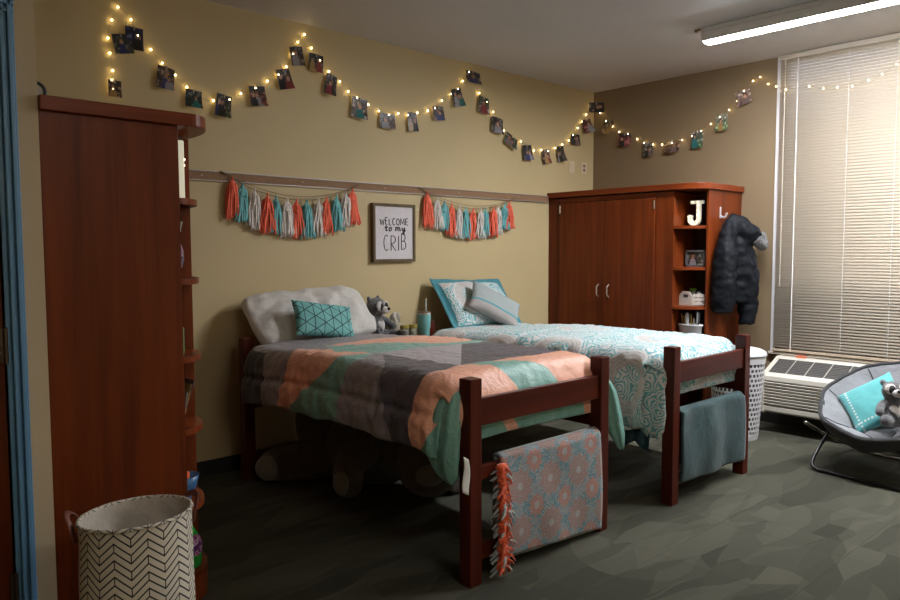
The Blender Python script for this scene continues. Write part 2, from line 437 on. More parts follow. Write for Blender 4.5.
# ================================================================== WARDROBES
M_CHROME = mat('brushed_nickel', (.62, .58, .52), .3, .9)
ZT = 1.985
def wardrobe(S, X_wall, X_face, Y_end, y_st0, y_st1, y_dr, inset, label, levels):
    """S=+1: face looks toward -X (unit on the right wall); S=-1: face looks toward +X"""
    root = thing('wardrobe', ((X_wall+X_face)/2, (Y_end+YB)/2, 0), label, 'wardrobe')
    s = S; pf = X_face + s*inset            # front edge of the end panel
    t = .02
    # carcass
    MB().box(X_wall, y_st0, .0, X_wall-s*.012, YB, ZT-.06).box(X_face+s*.046, y_st0, 0, X_wall, y_st0+t, ZT-.06).box(X_face+s*.02, YB-t, 0, X_wall, YB, ZT-.06)\
        .box(X_face+s*.02, y_st0, 0, X_wall, YB, .06).build('carcass', M_WOOD, root, bevel=.002)
    MB().box(X_face, y_st0-.003, .0, X_face+s*.045, y_st1, ZT-.06).build('stile', M_WOOD, root, bevel=.002)
    MB().box(X_face, y_dr, .0, X_face+s*.03, YB-.002, ZT-.06).build('stile', M_WOOD, root, bevel=.002)
    MB().box(X_face, y_st1, ZT-.10, X_face+s*.02, y_dr, ZT-.06).build('door_rail', M_WOODY, root); MB().box(X_face, y_st1, 0, X_face+s*.02, y_dr, .09).build('door_rail', M_WOODY, root)
    ym = (y_st1+y_dr)/2
    for y0, y1, yh, hy in ((y_st1+.004, ym-.002, ym-.055, y_st1+.006), (ym+.002, y_dr-.004, ym+.055, y_dr-.006)):
        d = MB().box(X_face-s*.012, y0, .095, X_face+s*.006, y1, ZT-.105).build('door', M_WOOD, root, bevel=.002)
        xh = X_face-s*.012
        MB().tube(cat([(xh, yh, 1.145), (xh-s*.028, yh, 1.125), (xh-s*.03, yh, 1.09), (xh-s*.028, yh, 1.055), (xh, yh, 1.035)], 5), .0055, 8).build('handle', M_CHROME, d, smooth=True)
        for z in (.28, 1.79):
            MB().tube([(X_face-s*.014, hy, z), (X_face-s*.014, hy, z+.07)], .006, 8).build('hinge', M_CHROME, d)
    # end panel
    MB().box(pf, Y_end, 0, X_wall, Y_end+t, ZT-.05).build('end_panel', M_WOOD, root, bevel=.002)
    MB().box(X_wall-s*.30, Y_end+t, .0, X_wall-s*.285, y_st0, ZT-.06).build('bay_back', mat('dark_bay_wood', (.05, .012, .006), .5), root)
    # rounded shelves and top
    def curve(ex, ey, xf):
        pts = []
        for i in range(13):
            a = i/12*pi/2
            cx = xf + s*(inset+.02); cy = y_st0
            pts.append((cx - s*(inset+.02)*cos(a) - s*ex*cos(a), cy-(y_st0-Y_end-t)*sin(a) - ey*sin(a)))
        return pts
    for z in levels:
        c = curve(.004, -.001, X_face)
        c[-1] = (c[-1][0], Y_end+t)
        poly = c + [(pf, Y_end+t), (X_wall-s*.285, Y_end+t), (X_wall-s*.285, y_st0), (X_face+s*.01, y_st0)]
        MB().prism(poly, z, z+.025, 2).build('shelf', M_WOODY, root, bevel=.002)
    c = curve(.012, -.001, X_face)
    MB().prism(c + [(pf, Y_end+t), (X_wall-s*.285, Y_end+t), (X_wall-s*.285, y_st0), (X_face+s*.01, y_st0)], 0, .125, 2).build('plinth', M_WOODX, root, bevel=.003)
    pts = [(X_wall, YB), (X_face-s*.028, YB), (X_face-s*.028, y_st0)]
    for i in range(1, 13):
        a = i/12*pi/2
        pts.append((pf-s*.05 - s*(inset-.05+.028)*cos(a), y_st0-(y_st0-Y_end+.022)*sin(a)))
    pts += [(X_wall, Y_end-.022)]
    MB().prism(pts, ZT-.05, ZT, 2).build('top', M_WOODX if s < 0 else M_WOODY, root, bevel=.004)
    return root
wardrobe(1, XR, 5.43, 2.95, 3.19, 3.355, 4.36, .13, 'tall cherry wardrobe in the far corner with double doors and open end shelves', (1.62, 1.285, .965, .665, .355))
wardrobe(-1, XL, 1.335, 2.84, 3.09, 3.26, 4.36, .148, 'tall cherry wardrobe in the left foreground showing its plain end panel', (1.635, 1.315, 1.00, .705, .385))
# ================================================================== BEDS
def bed_frame(x0, x1, y0, y1, label):
    """x0..x1 outer post faces, y0 foot face"""
    root = thing('bed', ((x0+x1)/2, (y0+y1)/2, 0), label, 'bed', None)
    P = .07
    for y in (y0, y1-P):
        for x in (x0, x1-P):
            MB().box(x, y, 0, x+P, y+P, .905).build('post', M_BED, root, bevel=.004)
    for y, n in ((y0+.012, 'footboard'), (y1-P+.012, 'headboard')):
        MB().box(x0+P-.005, y, .695, x1-P+.005, y+.03, .815).build(n, M_BEDX, root, bevel=.004)
        MB().box(x0+P-.005, y+.005, .455, x1-P+.005, y+.035, .515).build('cross_rail', M_BEDX, root, bevel=.003)
        MB().box(x0+P-.005, y+.005, .10, x1-P+.005, y+.035, .17).build('cross_rail', M_BEDX, root, bevel=.003)
    for x in (x0+.03, x1-.06):
        MB().box(x, y0+P-.005, .545, x+.03, y1-P+.005, .62).build('side_rail', M_BED, root, bevel=.003)
    mb = MB()
    for i in range(14): mb.box(x0+.055, y0+.14+i*.14, .595, x1-.055, y0+.20+i*.14, .612)
    mb.build('slats', M_BED, root)
    return root
bed_frame(2.138, 3.135, 2.19, 4.28, 'dark cherry bed frame nearest the camera under the patchwork comforter')
bed_frame(3.68, 4.612, 2.14, 4.30, 'dark cherry bed frame farther right under the teal paisley comforter')
M_MATT = mat('charcoal_sheet', (.045, .044, .052), .85, bump=(25, .3, .01), sheen=.2)
def mattress(x0, x1, y0, y1, label):
    MB().box(x0, y0, .622, x1, y1, .845).build('mattress', M_MATT, label=label, cat='mattress', bevel=.04)
mattress(2.19, 3.085, 2.33, 4.19, 'charcoal covered mattress under the patchwork comforter')
mattress(3.74, 4.555, 2.33, 4.21, 'charcoal covered mattress under the teal paisley comforter')

def fabric(name, col, weave=500, rough=.55, sheen=.12, wr=.45):
    m = bpy.data.materials.new(name); m.use_nodes = True; t = NT(m); b = t.n['Principled BSDF']; co = t.coord()
    f = t.noise(co, 9, 3)
    t.l.new(t.ramp(f, [(.3, tuple(c*.93 for c in col)), (.7, tuple(min(1, c*1.06) for c in col))]), b.inputs['Base Color'])
    b.inputs['Roughness'].default_value = rough; b.inputs['Sheen Weight'].default_value = sheen
    h = t.m_('ADD', t.m_('MULTIPLY', t.noise(co, 22, 4, .6, .8), 1.0), t.m_('MULTIPLY', t.noise(co, weave, 1), .04))
    t.l.new(t.bump(h, wr, .02), b.inputs['Normal'])
    return m
F_GREY = fabric('satin_grey', (.245, .22, .245), rough=.42); F_TAUPE = fabric('satin_taupe', (.28, .25, .275), rough=.42); F_LIGHT = fabric('satin_light_grey', (.41, .375, .41), rough=.42)
F_DARK = fabric('satin_charcoal', (.080, .072, .098), rough=.42); F_PEACH = fabric('satin_peach', (.82, .40, .275), rough=.42); F_TEAL = fabric('satin_mint', (.185, .40, .345), rough=.42)

def ss(e0, e1, x):
    t = max(0, min(1, (x-e0)/(e1-e0))); return t*t*(3-2*t)
def inpoly(p, poly):
    x, y = p; c = False; n = len(poly)
    for i in range(n):
        x1, y1 = poly[i]; x2, y2 = poly[(i+1) % n]
        if (y1 > y) != (y2 > y) and x < (x2-x1)*(y-y1)/(y2-y1)+x1: c = not c
    return c

def comforter(name, x0, x1, zt, hemL, hemR, yhead, yfoot, R, RF, patches, mats, label, seams, post0, step=.016, zbot=.655, wob=1.0, seed=0.0):
    q = R*pi/2; qf = RF*pi/2
    aL, aR = x0+R, x1-R          # start of the arcs on the top
    bF = yfoot+RF                # start of the foot arc
    def a_of_z(z, left=True):
        d = q + (zt-R-z)
        return aL-d if left else aR+d
    bmin = bF - qf - (zt-RF-zbot) - .09
    # flat grid ------------------------------------------------------------
    nb = int((yhead-bmin)/step); na = int((x1-x0+1.0)/step)
    bm = bmesh.new(); rows = []
    for j in range(nb+1):
        b = bmin + (yhead-bmin)*j/nb
        ta = a_of_z(hemL(b)); tb = a_of_z(hemR(b), False)
        rows.append([bm.verts.new((ta+(tb-ta)*i/na, b, 0)) for i in range(na+1)])
    for j in range(nb):
        for i in range(na): bm.faces.new((rows[j][i], rows[j][i+1], rows[j+1][i+1], rows[j+1][i]))
    for poly, mi in patches:
        n = len(poly); xs = [p[0] for p in poly]; ys = [p[1] for p in poly]
        bx = (min(xs)-.01, max(xs)+.01, min(ys)-.01, max(ys)+.01)
        for i in range(n):
            p, r = poly[i], poly[(i+1) % n]
            d = Vector((r[0]-p[0], r[1]-p[1], 0))
            lo = (min(p[0], r[0])-step*1.6, min(p[1], r[1])-step*1.6); hi = (max(p[0], r[0])+step*1.6, max(p[1], r[1])+step*1.6)
            fs = []
            for f in bm.faces:
                c = f.calc_center_median()
                if lo[0] < c.x < hi[0] and lo[1] < c.y < hi[1]: fs.append(f)
            if not fs or d.length < 1e-6: continue
            ge = set(fs)
            for f in fs: ge.update(f.verts); ge.update(f.edges)
            bmesh.ops.bisect_plane(bm, geom=list(ge), dist=1e-4, plane_co=(p[0], p[1], 0), plane_no=(-d.y, d.x, 0))
    cut = [f for f in bm.faces if f.calc_center_median().y < 2.16 and (f.calc_center_median().x < aL-R*.45 or f.calc_center_median().x > aR+R*.45)]
    bmesh.ops.delete(bm, geom=cut, context='FACES')
    for f in bm.faces:
        c = f.calc_center_median(); f.material_index = 0
        for poly, mi in patches:
            if inpoly((c.x, c.y), poly): f.material_index = mi
        f.smooth = True
    uvl = bm.loops.layers.uv.new('UVMap')
    for f in bm.faces:
        for l in f.loops: l[uvl].uv = (l.vert.co.x, l.vert.co.y)
    for v in bm.verts:
        a, b = v.co.x, v.co.y
        # across
        if a < aL:
            d = aL-a; th = min(d/R, pi/2); X = aL - R*sin(th); dz = R*(1-cos(th)) + max(0, d-q); side = -1
        elif a > aR:
            d = a-aR; th = min(d/R, pi/2); X = aR + R*sin(th); dz = R*(1-cos(th)) + max(0, d-q); side = 1
        else: X = a; th = 0; dz = 0; side = 0
        # along
        if b < bF:
            d = bF-b; tf = min(d/RF, pi/2); Y = bF-RF*sin(tf); dzf = RF*(1-cos(tf)) + max(0, min(d-qf, zt-RF-zbot))
            over = d-qf-(zt-RF-zbot)
            if over > 0: Y += over; dzf += .02*sin(min(over/.09, 1)*pi/2)
        else: Y = b; tf = 0; dzf = 0
        # the side falls do not turn down at the foot: they bunch beside the post
        wS = ss(.35, 1.1, th)
        if wS > 0:
            Ys = bF-(bF-b)*.30 if b < bF else b
            Y = Y*(1-wS)+Ys*wS; dzf *= (1-wS)
            if b < bF: tf *= (1-wS)
        n = Vector((side*sin(th), -sin(tf)*(1-wS), max(cos(th)*cos(tf), 0.0)))
        n.normalize() if n.length > 0 else None
        # puffs between seams and wrinkles
        ds = 9
        for sa in seams[0]: ds = min(ds, abs(a-sa))
        for sb in seams[1]: ds = min(ds, abs(b-sb))
        puff = .016*(1-exp(-(ds/.016)**2)) + .004*sin(Y*105+3*noise.noise(Vector((a*4, Y*5, 9))))*exp(-(ds/.07)**2)
        amp = (.0045 + .006*ss(.2, 1.2, th) + .004*ss(.2, 1.3, tf))*wob
        wr = noise.fractal(Vector((a*3.0+seed, Y*11+3, seed)), .8, 2.2, 3)*amp*1.3 + noise.noise(Vector((a*20+5, Y*26, 2+seed)))*amp*.8
        fold = .005*ss(.8, 1.6, th)*sin(Y*23+2*noise.noise(Vector((b*2, a, 4+seed))))*ss(0, .3, dz-R)*wob
        flapb = .022*sin(min(1, max(0, dzf-RF*.6)/.16)*pi)*(1-wS) if b < bF else 0
        bulge = flapb + .030*sin(min(1, max(0, (dz-R)/.30))*pi)*ss(1, 1.57, th)
        crown = .012*sin(max(0, min(1, (X-x0)/(x1-x0)))*pi)
        v.co = Vector((X, Y, zt-dz-dzf+crown)) + n*(puff+wr+fold+bulge)
        if b > 3.3: v.co.z -= .034*ss(3.3, 4.0, b)
        if b < 2.42 and th > 1.2:          # the bunched corner billows out beside the post
            k_ = ss(2.42, 2.25, b)*ss(0, .16, dz-R); v.co.x += -side*.050*ss(2.46, 2.1, b)*ss(1.2, 1.5, th) + side*(.030*k_*sin(min(1, (dz-R)/.34)*pi) + .005*sin(Y*60+dz*14)*k_)
    me = bpy.data.meshes.new(name); loc = Vector(((x0+x1)/2, (yhead+yfoot)/2, .6))
    bmesh.ops.translate(bm, verts=bm.verts, vec=-loc)
    bmesh.ops.recalc_face_normals(bm, faces=bm.faces); bm.to_mesh(me); bm.free()
    for m in mats: me.materials.append(m)
    o = bpy.data.objects.new(name, me); COL.objects.link(o); o.location = loc
    md = o.modifiers.new('solid', 'SOLIDIFY'); md.thickness = .018; md.offset = -1
    tag(o, label, 'comforter')
    return o

def hem1L(b):
    z = .590 + .008*sin(b*9) + .006*sin(b*23)
    return z - .05*ss(2.45, 2.25, b)
def hem1R(b):
    z = .60 + .010*sin(b*8+1)
    return z - .05*ss(2.5, 2.25, b)
PE, TE, DK, LG, TP = 1, 2, 3, 4, 5
patches1 = [
 ([(1.3,3.78),(2.05,3.82),(2.10,3.85),(2.13,4.4),(1.3,4.4)], 6),
 ([(1.78-.2,3.64),(1.78,3.62),(1.96,3.59),(2.07,3.56),(2.17,3.60),(2.30,3.07),(2.15,3.12),(2.07,3.15),(1.97,3.31),(1.78,3.54),(1.58,3.62)], PE),
 ([(2.15,3.12),(2.30,3.07),(2.17,3.0),(2.09,3.0),(1.96,3.02),(1.58,3.02),(1.58,3.62),(1.78,3.54),(1.97,3.31),(2.07,3.15)], TE),
 ([(2.17,3.0),(2.30,3.07),(2.31,3.02),(2.13,2.76),(1.87,2.62),(1.5,2.48),(1.5,3.02),(1.96,3.02),(2.09,3.0)], TP),
 ([(2.31,3.02),(2.13,2.76),(1.87,2.62),(1.5,2.48),(1.5,2.44),(1.96,2.47),(2.08,2.45),(2.15,2.45),(2.33,2.45)], DK),
 ([(2.30,3.05),(2.86,3.00),(2.33,2.45)], LG),
 ([(2.86,3.00),(2.33,2.45),(2.51,2.42),(2.9,2.45),(3.6,2.52),(3.6,3.08)], DK),
 ([(2.30,3.54),(2.86,3.10),(3.6,3.14),(3.6,3.08),(2.86,3.00),(2.30,3.05),(2.2,3.3)], TE),
 ([(2.17,3.60),(2.30,3.07),(2.23,3.35),(2.26,3.52)], F_GREY and 0),
 ([(2.30,3.54),(2.90,3.64),(3.6,3.7),(3.6,3.14),(2.86,3.10)], PE),
 ([(1.5,2.44),(1.96,2.47),(2.08,2.45),(2.15,2.45),(2.33,2.45),(2.42,2.36),(2.50,2.22),(2.52,2.12),(2.2,2.12),(2.05,1.95),(1.97,2.14),(1.81,2.40)], PE),
 ([(2.33,2.45),(2.51,2.42),(2.75,2.28),(2.86,2.08),(2.52,2.08),(2.50,2.22),(2.42,2.36)], TE),
 ([(2.51,2.42),(2.9,2.45),(3.6,2.52),(3.6,2.08),(2.86,2.08),(2.75,2.28)], PE),
 ([(1.5,2.44),(1.81,2.40),(1.97,2.14),(2.05,1.95),(2.2,2.12),(3.6,2.12),(3.6,1.7),(1.5,1.7)], TE),
 ([(3.17,2.2),(3.6,2.5),(3.6,1.7),(3.17,1.7)], TE),
 ([(2.38,2.12),(2.46,2.12),(2.53,2.02),(2.45,2.02)], PE),
 ([(2.99,2.12),(3.06,2.12),(3.08,2.03),(3.01,2.03)], PE),
]
comf1 = comforter('comforter', 2.075, 3.165, .893, hem1L, hem1R, 4.03, 2.268, .09, .10, patches1,
    [F_GREY, F_PEACH, F_TEAL, F_DARK, F_LIGHT, F_TAUPE, M_MATT], 'patchwork comforter in peach, mint, grey and charcoal on the near bed', ([1.96, 3.28], [3.42]), 2.5, zbot=.612)
def bundle(name, path, wy, tx, m_, par, uvs=1.0, seed=0):
    """gathered corner of a comforter hanging beside the post"""
    P = cat(path, 8); m = MB(); nn_ = 40; uv = []; N = len(P)
    for i, p in enumerate(P):
        f = i/(N-1); k = f*(len(wy)-1); j = min(int(k), len(wy)-2); w_ = wy[j]+(wy[j+1]-wy[j])*(k-j); t_ = tx[j]+(tx[j+1]-tx[j])*(k-j)
        for q_ in range(nn_):
            a = 2*pi*q_/nn_; rip = 1+.16*sin(a*5+f*3+seed)+.10*noise.noise(Vector((cos(a)*2, sin(a)*2, f*5+seed)))
            m.v.append(p+Vector((cos(a)*t_*rip, sin(a)*w_*(1+.05*sin(a*7+f*4)), .006*sin(a*3+seed)*(f > .9)))); uv.append((p.y+sin(a)*w_, p.z*uvs))
    for i in range(N-1):
        for q_ in range(nn_): m.f.append((i*nn_+q_, i*nn_+(q_+1) % nn_, (i+1)*nn_+(q_+1) % nn_, (i+1)*nn_+q_)); m.mi.append(0)
    m.f += [tuple(range(nn_)), tuple((N-1)*nn_+q_ for q_ in range(nn_))]; m.mi += [0, 0]
    m.uv = uv; return m.build(name, m_, par, smooth=True)
bundle('gathered_corner', [(2.150, 2.31, .850), (2.118, 2.31, .78), (2.100, 2.31, .68), (2.092, 2.315, .57), (2.098, 2.30, .49), (2.106, 2.275, .450)], [.045, .075, .088, .095, .068, .018], [.03, .036, .040, .036, .026, .008], F_TEAL, comf1)
bundle('gathered_corner', [(3.10, 2.34, .83), (3.20, 2.335, .795), (3.285, 2.33, .70), (3.335, 2.32, .57), (3.365, 2.30, .45), (3.385, 2.28, .36)], [.03, .055, .065, .06, .045, .012], [.03, .045, .060, .060, .045, .010], F_TEAL, comf1, seed=2)
# sewn-in care label hanging beside the post
tg = MB().grid(lambda u, v: (2.088+.010*sin(v*5)+u*.034, 2.180+.006*sin(v*4+u), .590-v*.15-.02*u), 5, 10)
o = tg.build('care_tag', mat('tag_white', (.55, .53, .48), .7), comf1, smooth=True, solid=.001); o['label'] = 'white sewn-in care tag'

# ---------------------------------------------------------------- paisley fabric
def paisley(name, centers, rad=.19, white=(.60, .59, .585), teal=(.13, .37, .40), taupe=(.42, .375, .35), s=1.0):
    m = bpy.data.materials.new(name); m.use_nodes = True; t = NT(m); b = t.n['Principled BSDF']
    uv = t.coord('UV'); u = t.mapping(uv, (1, 1, 0))
    x, y, _ = t.xyz(u)
    def dist(c):
        dx = t.m_('SUBTRACT', x, c[0]); dy = t.m_('SUBTRACT', y, c[1])
        return t.m_('SQRT', t.m_('ADD', t.m_('MULTIPLY', dx, dx), t.m_('MULTIPLY', dy, dy)))
    d = dist(centers[0])
    for c in centers[1:]: d = t.m_('MINIMUM', d, dist(c))
    # scrolls: distorted rings around jittered cells
    dn = t.new('ShaderNodeTexNoise'); t.l.new(u, dn.inputs['Vector']); dn.inputs['Scale'].default_value = 12*s; dn.inputs['Detail'].default_value = 1
    sc_ = t.new('ShaderNodeVectorMath', operation='MULTIPLY_ADD'); t.l.new(dn.outputs['Color'], sc_.inputs[0]); sc_.inputs[1].default_value = (.075/s, .075/s, 0); t.l.new(u, sc_.inputs[2])
    vo = t.voro(sc_.outputs[0], 9.5*s)
    scroll = t.m_('SINE', t.m_('MULTIPLY', vo, 30))
    vo2 = t.voro(sc_.outputs[0], 24*s); s2 = t.m_('SINE', t.m_('MULTIPLY', vo2, 15))
    lines = t.m_('GREATER_THAN', t.m_('ADD', scroll, t.m_('MULTIPLY', s2, .55)), .05)
    base = t.mix(lines, white, teal)
    # medallions
    ringw = t.m_('SINE', t.m_('MULTIPLY', t.m_('ADD', d, t.m_('MULTIPLY', t.noise(u, 30*s, 1), .03)), 210*s))
    med = t.mix(t.m_('GREATER_THAN', t.m_('ADD', ringw, t.m_('MULTIPLY', s2, .8)), .1), tuple(c*.88 for c in white), taupe)
    inner = t.mix(lines, white, teal)
    isin = t.m_('LESS_THAN', d, rad); core = t.m_('LESS_THAN', d, rad*.52)
    edge = t.m_('MULTIPLY', isin, t.m_('GREATER_THAN', d, rad*.93))
    col = t.mix(isin, base, med); col = t.mix(core, col, inner); col = t.mix(edge, col, white)
    t.l.new(col, b.inputs['Base Color']); b.inputs['Roughness'].default_value = .7; b.inputs['Sheen Weight'].default_value = .2
    t.l.new(t.bump(t.noise(t.coord(), 20, 4, .6, .6), .2, .02), b.inputs['Normal'])
    return m
M_PAIS = paisley('paisley_comforter', [(3.50, 3.42), (3.58, 2.93), (3.48, 2.36), (4.0, 4.0), (4.25, 3.2), (4.1, 2.45), (4.7, 2.9), (4.6, 3.7), (3.55, 3.95), (3.6, 1.95), (4.2, 1.95)], s=1.3)
M_NAVY = mat('dark_teal_lining', (.012, .04, .055), .7)
def hem2L(b):
    z = .455 + .010*sin(b*9+1)
    return z - .03*ss(2.5, 2.3, b)
def hem2R(b): return .56 + .01*sin(b*8)
comf2 = comforter('comforter', 3.60, 4.665, .865, hem2L, hem2R, 4.14, 2.225, .13, .11, [], [M_PAIS], 'white comforter with teal and taupe paisley medallions on the far bed', ([], [2.7, 3.3, 3.9]), 2.6, step=.022, zbot=.60, wob=1.1, seed=7.3)
bundle('gathered_corner', [(3.690, 2.30, .82), (3.662, 2.295, .74), (3.652, 2.29, .62), (3.648, 2.285, .52), (3.650, 2.27, .43), (3.655, 2.25, .38)], [.06, .10, .115, .12, .09, .03], [.035, .036, .038, .034, .026, .010], M_PAIS, comf2, seed=4)
lin = MB().grid(lambda u, v: (3.648+.010*sin(u*17)-.012*v, 2.46-u*.20, .385+.055*u-v*(.055+.07*u+.02*sin(u*9))), 16, 4)
lin.build('lining_flap', M_NAVY, comf2, smooth=True, solid=.004)

# ---------------------------------------------------------------- pillows
def pillow_mesh(w, h, t, flange=0, n=30, seed=0, lump=.010, flare=.06, rnd=0):
    """in its own XY plane, thickness along Z"""
    m = MB(); uv = []
    def P(u, v, sgn):
        x, y = 2*u-1, 2*v-1
        fx, fy = flange/(w/2), flange/(h/2)
        xi, yi = min(1, abs(x)/(1-fx)), min(1, abs(y)/(1-fy))
        e = max(0, (1-xi**2.6))*max(0, (1-yi**2.6))
        z = t/2*e**.42
        px = x*w/2*(1-flare*(1-abs(y)**1.5)*abs(x)**3); py = y*h/2*(1-flare*1.4*(1-abs(x)**1.5)*abs(y)**3)
        kr = 1-rnd*(abs(x)**3)*(abs(y)**3); px *= kr; py *= kr
        L = noise.fractal(Vector((px*8+seed, py*8, sgn*3+seed)), .9, 2.1, 3)*lump
        edge = noise.noise(Vector((px*9, py*9, seed+5)))*lump*.8
        return Vector((px, py, sgn*z+(L if e > .02 else 0)*min(1, e*4)+edge + sgn*.0015))
    for sgn in (1, -1):
        b = len(m.v)
        for j in range(n+1):
            for i in range(n+1):
                m.v.append(P(i/n, j/n, sgn)); uv.append((( i/n-.5)*w, (j/n-.5)*h))
        for j in range(n):
            for i in range(n):
                a = b+j*(n+1)+i
                m.f.append((a, a+1, a+n+2, a+n+1)); x, y = (i+.5)/n*2-1, (j+.5)/n*2-1
                m.mi.append(1 if flange and (abs(x) > 1-flange/(w/2) or abs(y) > 1-flange/(h/2)) else 0)
    b = (n+1)*(n+1); e = [i for i in range(n+1)]+[j*(n+1)+n for j in range(1, n+1)]+[n*(n+1)+i for i in range(n-1, -1, -1)]+[j*(n+1) for j in range(n-1, 0, -1)]
    for k in range(len(e)):
        a, c = e[k], e[(k+1) % len(e)]; m.f.append((a, c, c+b, a+b)); m.mi.append(1 if flange else 0)
    m.uv = uv; return m
def pil_mat(name, col, spot=None):
    m = fabric(name, col, wr=.3, rough=.75)
    if spot:
        t = NT(m); b = t.n['Principled BSDF']
        f = t.m_('LESS_THAN', t.voro(t.coord(), 75), .22)
        t.l.new(t.mix(f, col, spot), b.inputs['Base Color'])
    return m
# big white printed pillow
p = pillow_mesh(.96, .47, .18, n=44, seed=2, lump=.022, flare=.04, rnd=.13).build('bed_pillow', pil_mat('speckled_white_cotton', (.58, .56, .53), (.46, .45, .44)), recenter=False, smooth=True,
    label='large off-white speckled pillow against the wall on the near bed', cat='pillow')
place(p, (2.665, 4.255, 1.010), radians(-2), radians(45), radians(4))
# mint pillow with triangle lines
mt = bpy.data.materials.new('mint_triangle_print'); mt.use_nodes = True
t = NT(mt); b = t.n['Principled BSDF']; x, y, _ = t.xyz(t.coord('UV'))
def lineset(ang, per, wd, off=0.0):
    v = t.m_('ADD', t.m_('MULTIPLY', x, cos(ang)), t.m_('MULTIPLY', y, sin(ang)))
    f = t.m_('FRACT', t.m_('ADD', t.m_('DIVIDE', v, per), off+40))
    return t.m_('LESS_THAN', t.m_('ABSOLUTE', t.m_('SUBTRACT', f, .5)), wd/per/2)
g = t.m_('MAXIMUM', t.m_('MAXIMUM', lineset(0, .068, .0055), lineset(radians(58), .072, .0055, .2)), lineset(radians(-58), .072, .0055, .2))
t.l.new(t.mix(g, (.15, .40, .385), (.012, .022, .035)), b.inputs['Base Color']); b.inputs['Roughness'].default_value = .8
p = pillow_mesh(.45, .245, .10, seed=5, lump=.010).build('throw_pillow', mt, recenter=False, smooth=True, label='small mint lumbar pillow with dark triangle lines on the near bed', cat='pillow')
place(p, (2.62, 4.04, 1.000), radians(4), radians(62), radians(-10))
# paisley sham
M_SHAM = paisley('paisley_sham', [(-.10, .03), (.30, -.22), (-.34, .30)], rad=.17, s=1.7)
M_SHTEAL = fabric('sham_teal_border', (.035, .205, .25), rough=.6, wr=.25)
p = pillow_mesh(.76, .53, .17, flange=.05, n=40, seed=9, lump=.014, flare=.03).build('pillow_sham', [M_SHAM, M_SHTEAL], recenter=False, smooth=True, label='paisley pillow sham with a teal border leaning on the wall at the far bed', cat='pillow')
place(p, (4.23, 4.24, 1.010), radians(-2), radians(50), radians(-2))
# grey accent pillow with teal stripe
ms = bpy.data.materials.new('grey_stripe_linen'); ms.use_nodes = True
t = NT(ms); b = t.n['Principled BSDF']; x, y, _ = t.xyz(t.coord('UV'))
st = t.m_('LESS_THAN', t.m_('ABSOLUTE', t.m_('ADD', y, .055)), .008)
wv = t.m_('MULTIPLY', t.m_('ADD', t.m_('SINE', t.m_('MULTIPLY', y, 420)), 1), .25)
c0 = t.mix(wv, (.27, .31, .31), (.34, .36, .355)); c0 = t.mix(t.m_('LESS_THAN', y, -.055), c0, (.34, .31, .30))
t.l.new(t.mix(st, c0, (.06, .27, .30)), b.inputs['Base Color']); b.inputs['Roughness'].default_value = .85
p = pillow_mesh(.46, .27, .11, seed=12, lump=.008).build('throw_pillow', ms, recenter=False, smooth=True, label='grey lumbar pillow with one teal stripe tilted on the paisley sham', cat='pillow')
place(p, (4.24, 4.06, 1.010), radians(-6), radians(56), radians(-33))

# ---------------------------------------------------------------- fleece blanket on the near footboard
mf = bpy.data.materials.new('flower_fleece'); mf.use_nodes = True
t = NT(mf); b = t.n['Principled BSDF']; uv = t.coord('UV'); x, y, _ = t.xyz(uv)
def flowers(per, ox, oy):
    fx = t.m_('SUBTRACT', t.m_('FRACT', t.m_('ADD', t.m_('DIVIDE', x, per), ox+20)), .5); fy = t.m_('SUBTRACT', t.m_('FRACT', t.m_('ADD', t.m_('DIVIDE', y, per), oy+20)), .5)
    r = t.m_('MULTIPLY', t.m_('SQRT', t.m_('ADD', t.m_('MULTIPLY', fx, fx), t.m_('MULTIPLY', fy, fy))), per)
    an = t.m_('ARCTAN2', fy, fx); return r, an
r1, a1 = flowers(.215, .0, .0); r2_, a2 = flowers(.215, .5, .5)
def flower(col, r, an, R, red):
    pet = t.m_('ADD', R, t.m_('MULTIPLY', t.m_('SINE', t.m_('MULTIPLY', an, 10)), .008))
    ins = t.m_('LESS_THAN', r, pet)
    dots = t.m_('GREATER_THAN', t.m_('MULTIPLY', t.m_('SINE', t.m_('MULTIPLY', r, 520)), t.m_('SINE', t.m_('MULTIPLY', an, 22))), -.1)
    c = t.mix(dots, (.30, .29, .29), red)
    c = t.mix(t.m_('LESS_THAN', r, .018), c, (.35, .34, .34))
    return t.mix(ins, col, c)
basec = t.mix(t.m_('GREATER_THAN', t.noise(uv, 16, 1), .5), (.10, .21, .25), (.20, .25, .27))
spk = t.m_('LESS_THAN', t.voro(uv, 95), .30); basec = t.mix(spk, basec, (.40, .38, .37))
c1 = flower(basec, r1, a1, .078, (.29, .125, .095)); c2 = flower(c1, r2_, a2, .050, (.46, .12, .06))
c3 = t.mix(t.m_('LESS_THAN', t.voro(uv, 120), .34), c2, (.26, .27, .27))
t.l.new(c3, b.inputs['Base Color']); b.inputs['Roughness'].default_value = .95; b.inputs['Sheen Weight'].default_value = .1
t.l.new(t.bump(t.noise(t.coord(), 260, 3), .4, .004), b.inputs['Normal'])
M_ORANGE = mat('orange_fleece', (.66, .085, .018), .9, bump=(200, .4), sheen=.4)
M_GREYFL = mat('grey_fleece', (.36, .40, .41), .9, bump=(200, .3), sheen=.3)
blk = thing('fleece_blanket', (2.66, 2.17, .03), 'flower print fleece blanket with orange knotted fringe over the near footboard rail', 'blanket')
RZ = .530
